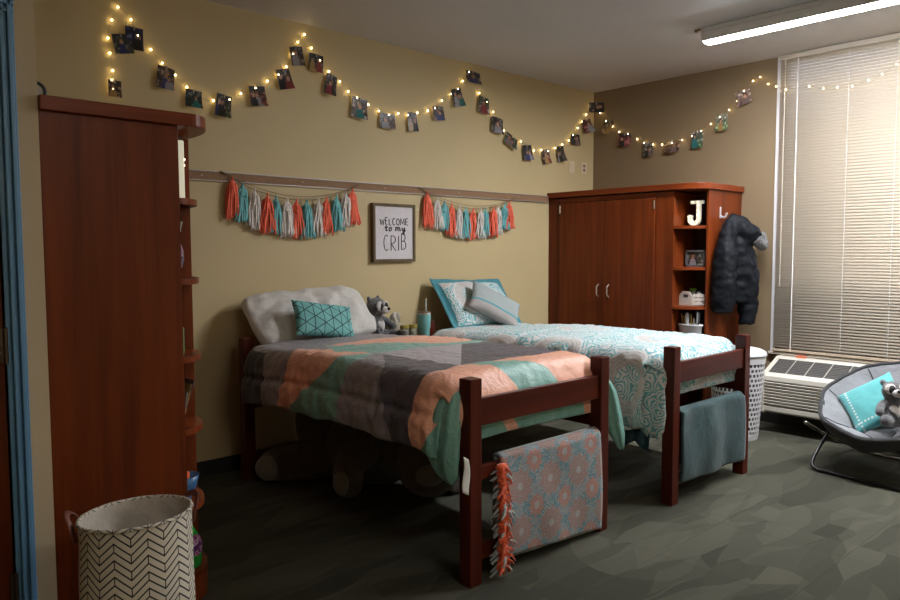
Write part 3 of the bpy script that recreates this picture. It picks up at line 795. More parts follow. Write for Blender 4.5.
def drape(u, v, x0, x1, y0, front, back, bow=.012, seed=0, sag=0.0):
    """v 0..1: front hem -> over the rail -> back hem"""
    L1, L2, Rr = RZ-front, RZ-back, .027
    s = v*(L1+L2+pi*Rr)
    x = x0+(x1-x0)*u
    wv = noise.noise(Vector((x*5+seed, s*3, seed)))*bow
    if s < L1: Y = y0-Rr-wv-.006-.016*sin((1-s/L1)*2.6); Z = front+s + sag*(u-.5)*(1-s/L1)
    elif s < L1+pi*Rr: a = (s-L1)/Rr; Y = y0-Rr*cos(a); Z = RZ+Rr*sin(a)*.6
    else: Y = y0+Rr+wv*.6; Z = RZ-(s-L1-pi*Rr)
    return x, Y, Z
m = MB(); NU, NV = 40, 70
m.grid(lambda u, v: drape(u, v, 2.335, 3.06, 2.222, .055, .10, .016, 3, -.055), NU, NV)
m.uv = [((i % (NU+1))/NU*.73, (i//(NU+1))/NV*.99) for i in range(len(m.v))]
m.build('printed_fleece', [mf], blk, smooth=True, solid=.012)
m = MB().grid(lambda u, v: drape(u, v, 2.35, 3.065, 2.232, .045, .12, .012, 6, -.05), 30, 60)
m.build('lining_fleece', M_GREYFL, blk, smooth=True, solid=.008)
rnd = random.Random(4); fo = MB(); fg = MB()
nk = 17
for k in range(nk):
    z = .50-k*(.445/(nk-1)); xx = 2.318+rnd.uniform(-.006, .006)
    yb = 2.180-.014*sin(k/nk*3)
    fo.ball((xx, yb-.004, z), (.036, .022, .017), 8); fo.ball((xx-.012, yb-.012, z-.012), (.018, .014, .012), 8)
    for q_ in range(3):
        a = rnd.uniform(-1.2, 1.2) + (0 if q_ == 0 else pi if q_ == 1 else rnd.choice((0, pi))); L = rnd.uniform(.045, .080)
        e = Vector((xx+cos(a)*L*.8, yb-.014-rnd.uniform(0, .02), z-abs(sin(a))*L*.5-rnd.uniform(.0, .03)))
        mid = (Vector((xx, yb, z))+e)/2+Vector((0, -.012, .012))
        (fo if rnd.random() < .62 else fg).tube(cat([(xx, yb-.004, z), mid, e], 4), [.009, .009, .008, .008, .008, .007, .007, .006, .004], 6, flat=.5)
    for q_ in range(2):
        e = Vector((xx-.03-rnd.random()*.035, yb+.012, z-.02-rnd.random()*.03))
        fg.tube([(xx, yb+.006, z), (e+Vector((xx, yb, z)))/2, e], [.007, .007, .005], 6, flat=.5)
for x_ in (2.305, 2.325, 2.35):
    fo.tube([(x_, 2.175, .10), (x_+.004, 2.165, .06), (x_+rnd.uniform(-.02, .02), 2.160, .022)], [.008, .008, .006], 6, flat=.5)
fo.build('orange_fringe', M_ORANGE, blk, smooth=True); fg.build('grey_fringe', M_GREYFL, blk, smooth=True)

# ---------------------------------------------------------------- plush throw on the far footboard
mv = bpy.data.materials.new('teal_velvet'); mv.use_nodes = True
t = NT(mv); b = t.n['Principled BSDF']; co = t.coord()
f = t.noise(t.mapping(co, (7, 7, 4)), 1.5, 4, .65, .4)
t.l.new(t.ramp(f, [(.38, (.008, .032, .036)), (.55, (.015, .048, .053)), (.75, (.042, .095, .10))]), b.inputs['Base Color'])
b.inputs['Roughness'].default_value = .75; b.inputs['Sheen Weight'].default_value = .15; t.l.new(t.bump(f, .4, .015), b.inputs['Normal'])
m = MB().grid(lambda u, v: drape(u, v, 3.765, 4.525, 2.172, .105 if u < .62 else .12, .20, .024, 11, -.03), 44, 60)
m.build('throw_blanket', mv, smooth=True, solid=.014, label='dark teal velvety throw hung over the far bed footboard rail', cat='blanket')
# ================================================================== PLUSH ANIMALS
M_FUR = mat('grey_fur', (.105, .105, .115), .95, bump=(150, .9, .02), var=(60, .35), sheen=.5)
M_FURW = mat('white_fur', (.62, .58, .56), .95, bump=(150, .7, .02), sheen=.4)
M_FURB = mat('black_fur', (.008, .008, .009), .7)
def plush(label, group=None):
    """sits at the origin facing -Y, about 0.30 m tall"""
    root = thing('plush_raccoon', (0, 0, 0), label, 'stuffed toy', group)
    m = MB()
    m.ball((0, 0, .085), (.075, .062, .085), 18).ball((0, -.005, .13), (.058, .05, .06), 18)
    m.ball((0, -.012, .225), (.073, .064, .066), 22)
    for s in (-1, 1):
        m.ball((s*.058, .006, .282), (.022, .014, .022), 12)
        m.tube(cat([(s*.045, -.005, .155), (s*.085, -.035, .13), (s*.105, -.075, .095)], 5), [.026]*4+[.025]*4+[.024]*3, 10); m.ball((s*.107, -.082, .09), .027, 12)
        m.tube(cat([(s*.04, -.02, .04), (s*.075, -.085, .035), (s*.092, -.135, .034)], 5), [.036]*4+[.033]*4+[.031]*3, 10); m.ball((s*.094, -.145, .036), (.033, .028, .038), 12)
    def fz(c): return noise.noise(Vector(c)*110)*.0025
    m.build('body', M_FUR, root, remesh=.006, disp=fz)
    for s in (-1, 1):
        MB().ball((s*.036, -.062, .236), (.034, .018, .034), 16).build('face_patch', M_FURW, root, smooth=True)
        MB().ball((s*.030, -.074, .232), (.021, .012, .026), 14).build('eye_patch', M_FURB, root, smooth=True)
        MB().ball((s*.028, -.086, .236), .006, 10).build('eye', mat('glossy_eye', (.05, .03, .02), .1), root, smooth=True)
    mz = MB().ball((0, -.080, .208), (.034, .034, .026), 16).build('muzzle', M_FURW, root, smooth=True)
    MB().ball((0, -.112, .217), (.015, .010, .011), 12).build('nose', mat('black_nose', (.006, .006, .006), .25), mz, smooth=True)
    # heart shaped belly patch
    h = MB(); pts = []
    for i in range(28):
        a = 2*pi*i/28; hx = 16*sin(a)**3/16; hz = (13*cos(a)-5*cos(2*a)-2*cos(3*a)-cos(4*a))/16
        pts.append((hx*.046, .105+hz*.044))
    rings = []
    for sc_ in (1.0, .66, .33):
        for (px, pz) in pts:
            X, Z = px*sc_, .105+(pz-.105)*sc_
            e = max(0, 1-(X/.078)**2-((Z-.088)/.088)**2); Y = -.067*sqrt(e)-.006*(1.15-sc_)-.001
            rings.append((X, Y, Z))
    n = 28; fs = []
    for r in range(2):
        for i in range(n): fs.append((r*n+i, r*n+(i+1) % n, (r+1)*n+(i+1) % n, (r+1)*n+i))
    rings.append((0, -.072, .105)); fs += [(2*n+i, 2*n+(i+1) % n, 3*n) for i in range(n)]
    h.add(rings, fs).build('belly_patch', M_FURW, root, smooth=True, solid=.004)
    return root
pl1 = plush('grey plush raccoon sitting between the two beds by the jars')
place(pl1, (3.265, 4.36, .785), radians(22), 0, 0, 1.10)
pl2 = plush('grey plush raccoon with a white heart belly on the round chair')

# ================================================================== NIGHT STAND AND ITS THINGS
ns = thing('nightstand', (3.42, 4.22, 0), 'cherry nightstand in the gap between the two beds', 'nightstand')
MB().box(3.205, 4.02, .0, 3.58, 4.46, .76).build('body', M_WOOD, ns, bevel=.003)
MB().box(3.195, 4.00, .76, 3.59, 4.47, .785).build('top', M_WOODX, ns, bevel=.004)
for z in (.12, .42):
    d = MB().box(3.235, 4.005, z, 3.57, 4.02, z+.27).build('drawer', M_WOODX, ns, bevel=.003)
    MB().tube([(3.36, 4.0, z+.14), (3.36, 3.98, z+.14), (3.45, 3.98, z+.14), (3.45, 4.0, z+.14)], .005, 8).build('handle', M_CHROME, d)
M_JAR = bpy.data.materials.new('jar_glass'); M_JAR.use_nodes = True
b = M_JAR.node_tree.nodes['Principled BSDF']; b.inputs['Transmission Weight'].default_value = .85; b.inputs['Roughness'].default_value = .05; b.inputs['Base Color'].default_value = (.85, .88, .8, 1); b.inputs['IOR'].default_value = 1.2
M_GOLD = mat('gold_lid', (.45, .38, .10), .35, .7)
for x, y, lab, fc in ((3.315, 4.07, 'left small jar with a yellow-gold lid on the nightstand', (.10, .07, .06)), (3.392, 4.07, 'right small jar with a yellow-gold lid, nearer the teal tumbler', (.28, .27, .14))):
    j = thing('jar', (x, y, .785), lab, 'jar')
    MB().lathe([(.026, .785), (.031, .770), (.032, .880), (.027, .893), (.027, .897)], (x, y, 0), 24).build('glass', M_JAR, j, smooth=True)
    MB().lathe([(.022, .771), (.027, .775), (.027, .870), (.020, .875)], (x, y, 0), 20).build('contents', mat('jar_fill_%d' % (x*1000), fc, .8, bump=(200, .6)), j, smooth=True)
    MB().lathe([(.030, .893), (.032, .896), (.032, .914), (.029, .917)], (x, y, 0), 24).build('lid', M_GOLD, j, bevel=.001)
tb = thing('tissue_box', (3.46, 4.36, .785), 'small pale tissue box with a white tissue standing up behind the jars', 'tissue box')
MB().box(3.40, 4.31, .785, 3.52, 4.42, .90).build('box', mat('pale_card', (.40, .36, .27), .7), tb, bevel=.003)
MB().grid(lambda u, v: (3.425+u*.075+.006*sin(v*7), 4.36+.016*sin(u*9+v*3), .895+v*.10*(1-.5*abs(u-.4))), 10, 8).build('tissue', mat('tissue_white', (.60, .56, .50), .9), tb, smooth=True, solid=.002)
TX, TY, TZ = 3.505, 4.075, .785
tu = thing('tumbler', (TX, TY, TZ), 'teal steel tumbler with a clear lid and straw on the nightstand', 'tumbler')
MB().lathe([(.034, 0), (.037, .006), (.040, .09), (.046, .10), (.049, .195), (.049, .198)], (TX, TY, TZ), 32).build('cup', mat('teal_powder_coat', (.17, .45, .44), .4), tu, smooth=True, bevel=.001)
MB().lathe([(.049, .198), (.0495, .207), (.048, .210)], (TX, TY, TZ), 32).build('steel_rim', M_CHROME, tu)
MB().lathe([(.046, .208), (.050, .211), (.050, .216), (.040, .219), (.012, .219)], (TX, TY, TZ), 32).build('lid', mat('smoky_lid', (.12, .06, .05), .1), tu, smooth=False)
MB().tube([(TX+.012, TY, TZ+.05), (TX+.028, TY+.01, TZ+.315)], .0045, 10).build('straw', mat('pale_straw', (.35, .42, .38), .3), tu, smooth=True)
# ================================================================== LARGE PLUSH UNDER THE NEAR BED
M_BROWNF = mat('brown_plush', (.09, .066, .048), .95, bump=(120, .9, .02), var=(30, .3), sheen=.3)
bp = thing('plush_bear', (2.6, 3.8, 0), 'large brown stuffed bear with pale paws lying on the floor under the near bed', 'stuffed toy')
m = MB()
m.ball((2.70, 3.62, .25), (.26, .36, .235), 24).ball((2.74, 3.15, .22), (.19, .19, .19), 22)
m.tube(cat([(2.62, 3.85, .16), (2.42, 4.02, .115), (2.285, 4.105, .10)], 6), [.13]*7+[.115]*6, 14).ball((2.275, 4.11, .10), (.10, .10, .10), 16)
m.tube(cat([(2.72, 3.86, .32), (2.52, 4.0, .34), (2.44, 4.07, .33)], 6), [.13]*7+[.12]*6, 14)
m.tube(cat([(2.55, 3.45, .30), (2.38, 3.40, .26), (2.33, 3.38, .17)], 6), [.10]*7+[.09]*6, 14).ball((2.33, 3.37, .15), .09, 14)
m.tube(cat([(2.85, 3.40, .22), (2.96, 3.28, .12), (2.93, 3.1, .09)], 6), [.10]*7+[.085]*6, 14)
m.ball((2.63, 3.02, .38), .06, 12).ball((2.86, 3.02, .37), .06, 12)
m.v = [Vector((v.x, v.y, max(v.z, .004))) for v in m.v]
m.build('body', M_BROWNF, bp, remesh=.014)
Rm = Matrix.Rotation(radians(35), 3, 'Z')
MB().ball((2.215, 4.075, .098), (.050, .085, .080), 16, R=Rm).build('foot_pad', mat('pale_paw_fur', (.19, .17, .14), .9, bump=(140, .6, .01), sheen=.3), bp, smooth=True)
MB().ball((2.275, 3.355, .16), (.045, .06, .07), 14).build('paw_pad', mat('pale_paw_fur'), bp, smooth=True)
MB().ball((2.62, 3.0, .21), (.09, .07, .06), 14).build('muzzle', mat('pale_paw_fur'), bp, smooth=True)

# ================================================================== LAUNDRY HAMPER (chevron)
mh = bpy.data.materials.new('chevron_canvas'); mh.use_nodes = True
t = NT(mh); b = t.n['Principled BSDF']; u, v, _ = t.xyz(t.coord('UV'))
NCOL = 22
tri = t.m_('PINGPONG', t.m_('MULTIPLY', u, NCOL), 1.0)
ph = t.m_('FRACT', t.m_('ADD', t.m_('DIVIDE', t.m_('ADD', v, t.m_('MULTIPLY', tri, .042)), .026), 20))
ln = t.m_('LESS_THAN', t.m_('ABSOLUTE', t.m_('SUBTRACT', ph, .5)), .12)
fu = t.m_('FRACT', t.m_('ADD', t.m_('MULTIPLY', u, NCOL), .5))
vert = t.m_('LESS_THAN', t.m_('ABSOLUTE', t.m_('SUBTRACT', fu, .5)), .035)
hat = t.m_('GREATER_THAN', t.m_('FRACT', t.m_('ADD', t.m_('DIVIDE', t.m_('ADD', v, t.m_('MULTIPLY', tri, .042)), .052), 20.25)), .5)
mk = t.m_('MAXIMUM', ln, t.m_('MULTIPLY', vert, hat))
t.l.new(t.mix(mk, (.60, .55, .46), (.020, .017, .020)), b.inputs['Base Color']); b.inputs['Roughness'].default_value = .85
t.l.new(t.bump(t.noise(t.coord(), 16, 4), .25, .02), b.inputs['Normal'])
M_LIN = mat('cream_lining', (.52, .47, .41), .85, bump=(18, .4, .02), var=(14, .12))
HX, HY, HH = .838, 2.42, .595
hp = thing('laundry_hamper', (HX, HY, 0), 'round fabric laundry hamper with a black and white chevron print', 'laundry hamper')
def hwall(u, v, r0=.178, r1=.172, dr=0):
    a = 2*pi*u; r = r0+(r1-r0)*v**.7+dr + .0045*noise.noise(Vector((cos(a)*2, sin(a)*2, v*4)))+.003*sin(a*3+v*6)*sin(v*pi)
    return (HX+r*cos(a), HY+r*sin(a)*.97, .006+v*(HH-.006)+.008*v*sin(a+2.6))
m = MB().grid(hwall, 96, 30); m.uv = [((i % 97)/96, (i//97)/30*HH) for i in range(len(m.v))]
m.build('fabric_wall', mh, hp, smooth=True)
MB().grid(lambda u, v: hwall(u, v, dr=-.006), 96, 30).build('lining', M_LIN, hp, smooth=True)
MB().lathe([(.0, .004), (.172, .006), (.172, .012), (0, .012)], (HX, HY, 0), 48, cap=False).build('bottom', M_LIN, hp)
rp = [Vector(hwall(i/96, 1))+Vector((0, 0, .002)) for i in range(96)]
m = MB().tube(rp, .0065, 8, closed=True); m.uv = [((i//8)/96, .02+.008*(i % 8)) for i in range(len(m.v))]
m.build('rim_binding', mh, hp, smooth=True)
M_LEA = mat('brown_leather', (.14, .04, .025), .5)
for a, k in ((radians(150), 1), (radians(5), -1)):
    c = Vector((HX+.180*cos(a), HY+.175*sin(a), .582)); tdir = Vector((-sin(a), cos(a), 0)); od = Vector((cos(a), sin(a), 0))
    pts = cat([c-tdir*.045-od*.006+Vector((0,0,-.05)), c-tdir*.042+od*.006, c-tdir*.02+od*.024+Vector((0,0,.028)), c+tdir*.02+od*.024+Vector((0,0,.028)), c+tdir*.042+od*.006, c+tdir*.045-od*.006+Vector((0,0,-.05))], 6)
    MB().tube(pts, .011, 8, flat=.35).build('leather_handle', M_LEA, hp, smooth=True)

# ================================================================== WHITE LAUNDRY BASKET
M_WPL = mat('white_plastic', (.60, .59, .60), .4)
BX, BY = 5.455, 2.635
wb = thing('laundry_basket', (BX, BY, 0), 'tall white lidded plastic laundry basket between the far bed and the wall unit', 'laundry basket')
m = MB(); nr, nc = 15, 36
def br(z): return .162+.040*(z/.64)
for k in range(nr+1):
    z = .04+k*.037
    m.lathe([(br(z)-.004, z-.007), (br(z)+.001, z-.007), (br(z)+.001, z+.007), (br(z)-.004, z+.007), (br(z)-.004, z-.007)], (BX, BY, 0), 48, cap=False)
for k in range(nr):
    for c in range(nc):
        a = 2*pi*(c+.5*(k % 2))/nc; z = .04+k*.037; r = br(z+.018)-.0015
        R = Matrix.Rotation(a, 3, 'Z'); m.obox((BX+cos(a)*r, BY+sin(a)*r, z+.0185), .0022, .0055, .0125, R)
m.lathe([(0, .0), (.16, .0), (.164, .035), (.159, .035), (.157, .008), (0, .008)], (BX, BY, 0), 48, cap=False)
m.lathe([(.198, .59), (.203, .59), (.206, .645), (.200, .645), (.198, .59)], (BX, BY, 0), 48, cap=False)
m.build('lattice_body', M_WPL, wb)
MB().lathe([(0, .700), (.13, .698), (.175, .688), (.205, .672), (.212, .655), (.212, .642), (.206, .642)], (BX, BY, 0), 48, cap=False).build('lid', mat('pale_grey_lid', (.60, .63, .67), .35), wb, smooth=True)
MB().lathe([(.150, .06), (.186, .56), (.186, .575), (.148, .60-.2)], (BX, BY, 0), 24).build('clothes_inside', mat('dim_cloth', (.10, .10, .115), .9), wb, smooth=True)

# ================================================================== THROUGH-WALL AIR CONDITIONER
M_AC = mat('almond_plastic', (.58, .54, .47), .45)
M_ACD = mat('grille_dark', (.05, .048, .045), .6)
AY0, AY1 = 1.40, 2.575
ac = thing('wall_air_conditioner', (5.98, (AY0+AY1)/2, .1), 'long almond wall air conditioner with louvres under the window', 'air conditioner')
MB().prism([(XR, .595), (6.02, .595), (6.01, .583), (5.79, .478), (5.762, .455), (5.757, .415), (5.77, .41), (5.77, .195), (5.757, .19), (5.757, .150), (5.775, .135), (XR, .135)], AY0, AY1, 1).build('cabinet', M_AC, ac, bevel=.004)
for y in (AY0, AY1-.02):
    MB().prism([(XR, .60), (6.02, .60), (5.78, .485), (5.748, .458), (5.748, .14), (5.765, .125), (XR, .125)], y, y+.02, 1).build('end_cap', M_AC, ac, bevel=.003)
d = Vector((6.005-5.800, 0, .5806-.4828)); dn = Vector((-d.z, 0, d.x)).normalized()
g = MB(); nb_ = 8; L = (AY1-AY0-.056)
for k in range(nb_):
    y0 = AY0+.028+k*L/nb_+.004; y1 = y0+L/nb_-.008
    a = Vector((5.802, 0, .4838))+dn*.0012; c = a+d*.97
    g.add([(a.x, y0, a.z), (a.x, y1, a.z), (c.x, y1, c.z), (c.x, y0, c.z)], [(0, 1, 2, 3)])
g.build('discharge_opening', M_ACD, ac)
g = MB()
for k in range(9):
    p_ = Vector((5.802, 0, .4838))+d*(k+.5)/9.4+dn*.001
    g.tube([(p_.x, AY0+.045, p_.z+.003), (p_.x, AY1-.045, p_.z+.003)], .0017, 5)
g.build('discharge_bars', mat('grille_grey', (.22, .20, .18), .5), ac)
g = MB()
for k in range(8):
    z = .200+k*.0262
    g.prism([(5.763, z), (5.755, z+.003), (5.751, z+.017), (5.763, z+.020)], AY0+.02, AY1-.02, 1)
g.build('front_louvres', M_AC, ac)
MB().box(5.765, AY0+.02, .197, 5.769, AY1-.02, .409).build('louvre_backing', M_ACD, ac)
o = MB().box(6.045, 2.36, .5955, 6.075, 2.43, .611).build('sticker', mat('orange_sticker', (.62, .12, .05), .6), ac); o['label'] = 'small red-orange warning sticker'

ac.scale = (1, 1, .905); ac.location.z = .13

# ================================================================== SAUCER CHAIR
CC = Vector((5.28, 1.497, .496)); CR = .44; CT = .466; CA = -.148
hv = Vector((cos(CA), sin(CA), 0)); cb = hv*cos(CT)+Vector((0, 0, sin(CT))); cs = Vector((-sin(CA), cos(CA), 0)); cn = -hv*sin(CT)+Vector((0, 0, cos(CT)))
# cn points up and toward the sitter
ch = thing('saucer_chair', (5.28, 1.497, 0), 'round grey padded saucer chair on a black folding frame in front of the window', 'chair')
def dish(u, v, depth=.23, off=0, tuft=True, R=CR):
    a = 2*pi*u; r = v
    rr = R*r*(1+.018*cos(8*a)*(r**3))
    dz = -depth*(1-r**2.2)
    if tuft:
        sp = abs(((u*8) % 1)-.5)*2          # radial tuft creases
        dz += (.050*(1-exp(-((1-sp)*2.6)**2))-.015)*sin(min(1, r*1.0)*pi) + .030*(1-exp(-((r-.58)/.07)**2)) - .030
        dz += .006*noise.noise(Vector((cos(a)*r*7, sin(a)*r*7, 2)))
    return CC + cb*(rr*cos(a)) + cs*(rr*sin(a)) + cn*(dz+off)
F_CHAIR = fabric('chair_grey_suede', (.20, .205, .22), rough=.85, wr=.35, sheen=.3)
F_CHB = fabric('chair_black_underside', (.013, .013, .015), rough=.7, wr=.35)
MB().grid(lambda u, v: dish(u, .02+v*.98), 96, 36).build('padded_seat', F_CHAIR, ch, smooth=True)
MB().grid(lambda u, v: dish(u, .02+v*.98, .25, -.035*(1-.4*v)-.012, False, CR*1.005), 72, 24).build('underside', F_CHB, ch, smooth=True)
MB().tube([dish(i/96, 1, off=-.010) for i in range(96)], .0135, 8, closed=True).build('rim_piping', F_CHB, ch, smooth=True)
sm_ = MB()  # thin dark tubes stand in for the shade in the tuft creases
for k in range(8):
    sm_.tube([dish((k+.0)/8, .16+.80*i/30, off=.003) for i in range(31)], .0035, 6)
sm_.tube([dish(i/120, .58, off=.003) for i in range(120)], .0035, 6, closed=True)
sm_.build('tuft_crease_shade', mat('crease_shade', (.03, .03, .034), .9), ch, smooth=True)
# front valance (fabric that folds over the rim at the front)
def valance(u, v):
    a = pi*(.62+.76*u); p = dish(a/(2*pi), 1, off=0, tuft=False)
    drop = .10*sin(u*pi)**.6*v
    return p + Vector((0, 0, -drop)) - (cb*cos(a)+cs*sin(a))*(.03*v*v) + (cb*cos(a)+cs*sin(a))*.006
MB().grid(valance, 40, 6).build('rim_sleeve', F_CHB, ch, smooth=True, solid=.006)
M_FRAME = mat('black_chair_tube', (.015, .014, .014), .28, .5)
def loop(x_low, x_hi, z_hi, hw):
    pts = []
    pl_ = [(x_hi, hw, z_hi), (x_low+(x_hi-x_low)*.35, hw+.01, z_hi*.38), (x_low+.03, hw, .05), (x_low, hw-.05, .014), (x_low, hw-.12, .011), (x_low, 0, .011)]
    full = pl_ + [(p[0], -p[1], p[2]) for p in pl_[-2::-1]]
    return [Vector((5.28, 1.497, 0))+hv*p[0]+cs*p[1]+Vector((0, 0, p[2])) for p in cat(full, 6)]
MB().tube(loop(-.36, .26, .52, .345), .0115, 10).build('front_leg_loop', M_FRAME, ch, smooth=True)
MB().tube(loop(.34, -.28, .29, .43), .0115, 10).build('rear_leg_loop', mat('lit_chair_tube', (.45, .42, .36), .25, .9), ch, smooth=True)  # same black frame; light reflecting on the rear tube is put into its colour
# teal cushion and raccoon on the chair
M_CUSH = bpy.data.materials.new('aqua_cushion'); M_CUSH.use_nodes = True
t = NT(M_CUSH); b = t.n['Principled BSDF']; x, y, _ = t.xyz(t.coord('UV'))
lx = t.m_('LESS_THAN', t.m_('ABSOLUTE', t.m_('ADD', y, .115)), .007)
dt = t.m_('GREATER_THAN', t.m_('SINE', t.m_('MULTIPLY', x, 260)), -.1)
l2 = t.m_('LESS_THAN', t.m_('ABSOLUTE', t.m_('ADD', x, .125)), .007); dt2 = t.m_('GREATER_THAN', t.m_('SINE', t.m_('MULTIPLY', y, 260)), -.1)
st = t.m_('MAXIMUM', t.m_('MULTIPLY', lx, dt), t.m_('MULTIPLY', l2, dt2))
t.l.new(t.mix(st, (.085, .36, .37), (.55, .62, .60)), b.inputs['Base Color']); b.inputs['Roughness'].default_value = .8; b.inputs['Sheen Weight'].default_value = .3
t.l.new(t.bump(t.noise(t.coord(), 20, 3), .2, .01), b.inputs['Normal'])
cu = pillow_mesh(.36, .34, .10, seed=21, lump=.006).build('throw_pillow', M_CUSH, recenter=False, smooth=True, label='aqua cushion with white stitched border on the round grey chair', cat='pillow')
def basis(o, loc, xd, yd):
    xd = Vector(xd).normalized(); yd = Vector(yd); yd = (yd - xd*xd.dot(yd)).normalized(); zd = xd.cross(yd)
    o.matrix_world = Matrix(((xd.x, yd.x, zd.x, loc[0]), (xd.y, yd.y, zd.y, loc[1]), (xd.z, yd.z, zd.z, loc[2]), (0, 0, 0, 1)))
basis(cu, (5.31, 1.625, .432), (.12, -.40, .27), (.20, .20, .24))
place(pl2, (5.12, 1.44, .335), radians(-58), radians(-14), 0, 1.0)
# ================================================================== THINGS ON THE FAR WARDROBE'S SHELVES (shelf tops 1.645, 1.31, .995, .69)
M_CREAM = mat('cream_letter_metal', (.85, .80, .64), .4, emit=.09)
M_BULB = mat('warm_bulb', (1.0, .82, .5), .4, emit=.9)
JX = 5.60; JY1, JY0 = 3.178, 3.015; JZ = 1.646
J = thing('marquee_letter', (JX, (JY0+JY1)/2, JZ), 'glowing cream marquee letter J on the top shelf of the far wardrobe', 'letter light')
m = MB()
# local horizontal h runs to the right in view (toward -Y)
def jh(h): return JY1 - h*1.12
H = .205; out = [(.045, H), (.14, H), (.14, H-.026), (.119, H-.026), (.119, .055)]
for i in range(1, 11):
    a = i/10*pi; out.append((.0715+.0475*cos(a), .055-.053*sin(a)))
out += [(.024, .070)]
for i in range(9):
    a = radians(150-i*15); out.append((.040+.020*cos(a), .072+.018*sin(a)))
out += [(.052, .052)]
for i in range(1, 6):
    a = pi-i/5*pi; out.append((.0745+.0195*cos(a), .056-.022*sin(a)))
out += [(.094, H-.026), (.045, H-.026)]
m.prism([(jh(p[0]), JZ+p[1]) for p in out], JX-.018, JX+.018, 0)
jb = m.build('letter_body', M_CREAM, J, bevel=.0015)
for h, z in ((.065, H-.013), (.105, H-.013), (.106, .165), (.106, .125), (.106, .085), (.096, .035), (.066, .018), (.038, .038), (.038, .070)):
    MB().ball((JX-.020, jh(h), JZ+z), .0065, 10).build('bulb', M_BULB, J, smooth=True)
# small landscape photo frame
pf_ = thing('photo_frame', (5.62, 3.09, 1.31), 'small dark grey landscape photo frame on the second shelf of the far wardrobe', 'photo frame')
m = MB(); a0, a1, b0, b1 = 3.000, 3.175, 1.311, 1.447
m.box(5.60, a0, b0, 5.615, a1, b0+.017).box(5.60, a0, b1-.017, 5.615, a1, b1).box(5.60, a0, b0, 5.615, a0+.017, b1).box(5.60, a1-.017, b0, 5.615, a1, b1).box(5.610, a0, b0, 5.617, a1, b1)
m.build('frame', mat('slate_frame', (.11, .115, .12), .4), pf_, bevel=.002)
def paint(fn, W, Hh, nx, ny):
    return [fn((i+.5)/nx, (j+.5)/ny) for j in range(ny) for i in range(nx)]
def people(seed, bgs=None):
    """a little snapshot: background blocks with figures"""
    r = random.Random(seed)
    dark = [(.02, .02, .03), (.04, .03, .03), (.03, .025, .05), (.015, .02, .015)]
    bg1 = (bgs[0] if bgs else r.choice(dark)); bg2 = (bgs[1] if bgs else r.choice([(.10, .07, .06), (.16, .13, .12), (.05, .05, .09), (.03, .10, .09), (.18, .09, .05)]))
    figs = []
    for k in range(r.choice((1, 2, 2, 3))):
        figs.append((r.uniform(.22, .78), r.uniform(.50, .70), r.uniform(.10, .15), r.choice([(.42, .22, .15), (.5, .28, .2), (.30, .16, .10)]),
                     r.choice([(.02, .02, .03), (.35, .33, .36), (.30, .05, .05), (.03, .20, .20), (.05, .06, .20), (.22, .15, .14), (.02, .02, .02), (.45, .28, .10)]), r.choice([(.02, .012, .01), (.10, .05, .02), (.22, .14, .06)])))
    def f(x, y):
        c = tuple(p*(1-y)+q*y for p, q in zip(bg2, bg1))
        n = noise.noise(Vector((x*5+seed, y*6, seed*1.7)))
        c = tuple(max(.005, q*(1+1.2*n)) for q in c)
        if n > .28: c = tuple(min(1, q*2+.10) for q in c)
        c = (c[0]*1.1, c[1]*.95, c[2]*.75); g_ = sum(c)/3; c = tuple(.62*(.6*q+.4*g_) for q in c)
        for fx_, fy_, rr, sk, cl, hr in figs:
            cl = tuple(.7*q for q in cl)
            if y < fy_-rr*.8 and abs(x-fx_) < rr*(1.2+.9*min(1, (fy_-y)*2)): c = cl
            if ((x-fx_)/rr)**2+((y-fy_-.02)/(rr*1.35))**2 < 1: c = hr
            if ((x-fx_)/(rr*.72))**2+((y-fy_+.02)/(rr*.95))**2 < 1: c = sk
        return c
    return f
M_PRINT = bpy.data.materials.new('photo_print'); M_PRINT.use_nodes = True
t = NT(M_PRINT); b = t.n['Principled BSDF']; at = t.new('ShaderNodeAttribute', attribute_name='print'); t.l.new(at.outputs['Color'], b.inputs['Base Color']); b.inputs['Roughness'].default_value = .35
def picture(x, y0, y1, z0, z1, seed, bgs=None, nx=22, ny=16):
    m = MB().grid(lambda u, v: (x, y0+(y1-y0)*u, z0+(z1-z0)*v), nx, ny)
    return m, paint(people(seed, bgs), 1, 1, nx, ny)
m, cl_ = picture(5.6085, a0+.016, a1-.016, b0+.016, b1-.016, 5, ((.02, .03, .03), (.20, .20, .20)))
m.build('picture', M_PRINT, pf_, cols=cl_)
# grey slatted crate
cr = thing('wooden_crate', (5.64, 3.075, .991), 'light grey wooden crate with a cut-out handle on the third shelf of the far wardrobe', 'crate')
M_CR = wood('greywash_wood', (.36, .31, .27), (.50, .45, .40), axis=1, rough=.7, scale=2)
z0 = .991
def endboard(x0_, x1_):
    m = MB(); ya, yb = 3.07, 3.183
    # solid end with a hand hole, built from strips
    m.prism([(ya, z0), (yb, z0), (yb, z0+.062), (yb-.03, z0+.105), (ya+.03, z0+.105), (ya, z0+.062)][0:0] or [(ya, z0), (yb, z0), (yb, z0+.058), (ya, z0+.058)], x0_, x1_, 0)
    m.prism([(yb-.0, z0+.058), (yb-.0, z0+.070), (yb-.030, z0+.105), (yb-.035, z0+.082), (yb-.035, z0+.058)], x0_, x1_, 0)
    m.prism([(ya+.0, z0+.058), (ya+.035, z0+.058), (ya+.035, z0+.082), (ya+.030, z0+.105), (ya+.0, z0+.070)], x0_, x1_, 0)
    m.prism([(yb-.034, z0+.082), (ya+.034, z0+.082), (ya+.03, z0+.105), (yb-.03, z0+.105)], x0_, x1_, 0)
    return m
CRR = Matrix.Rotation(0, 3, 'Z')
endboard(5.585, 5.597).build('end_board', M_CR, cr, bevel=.001)
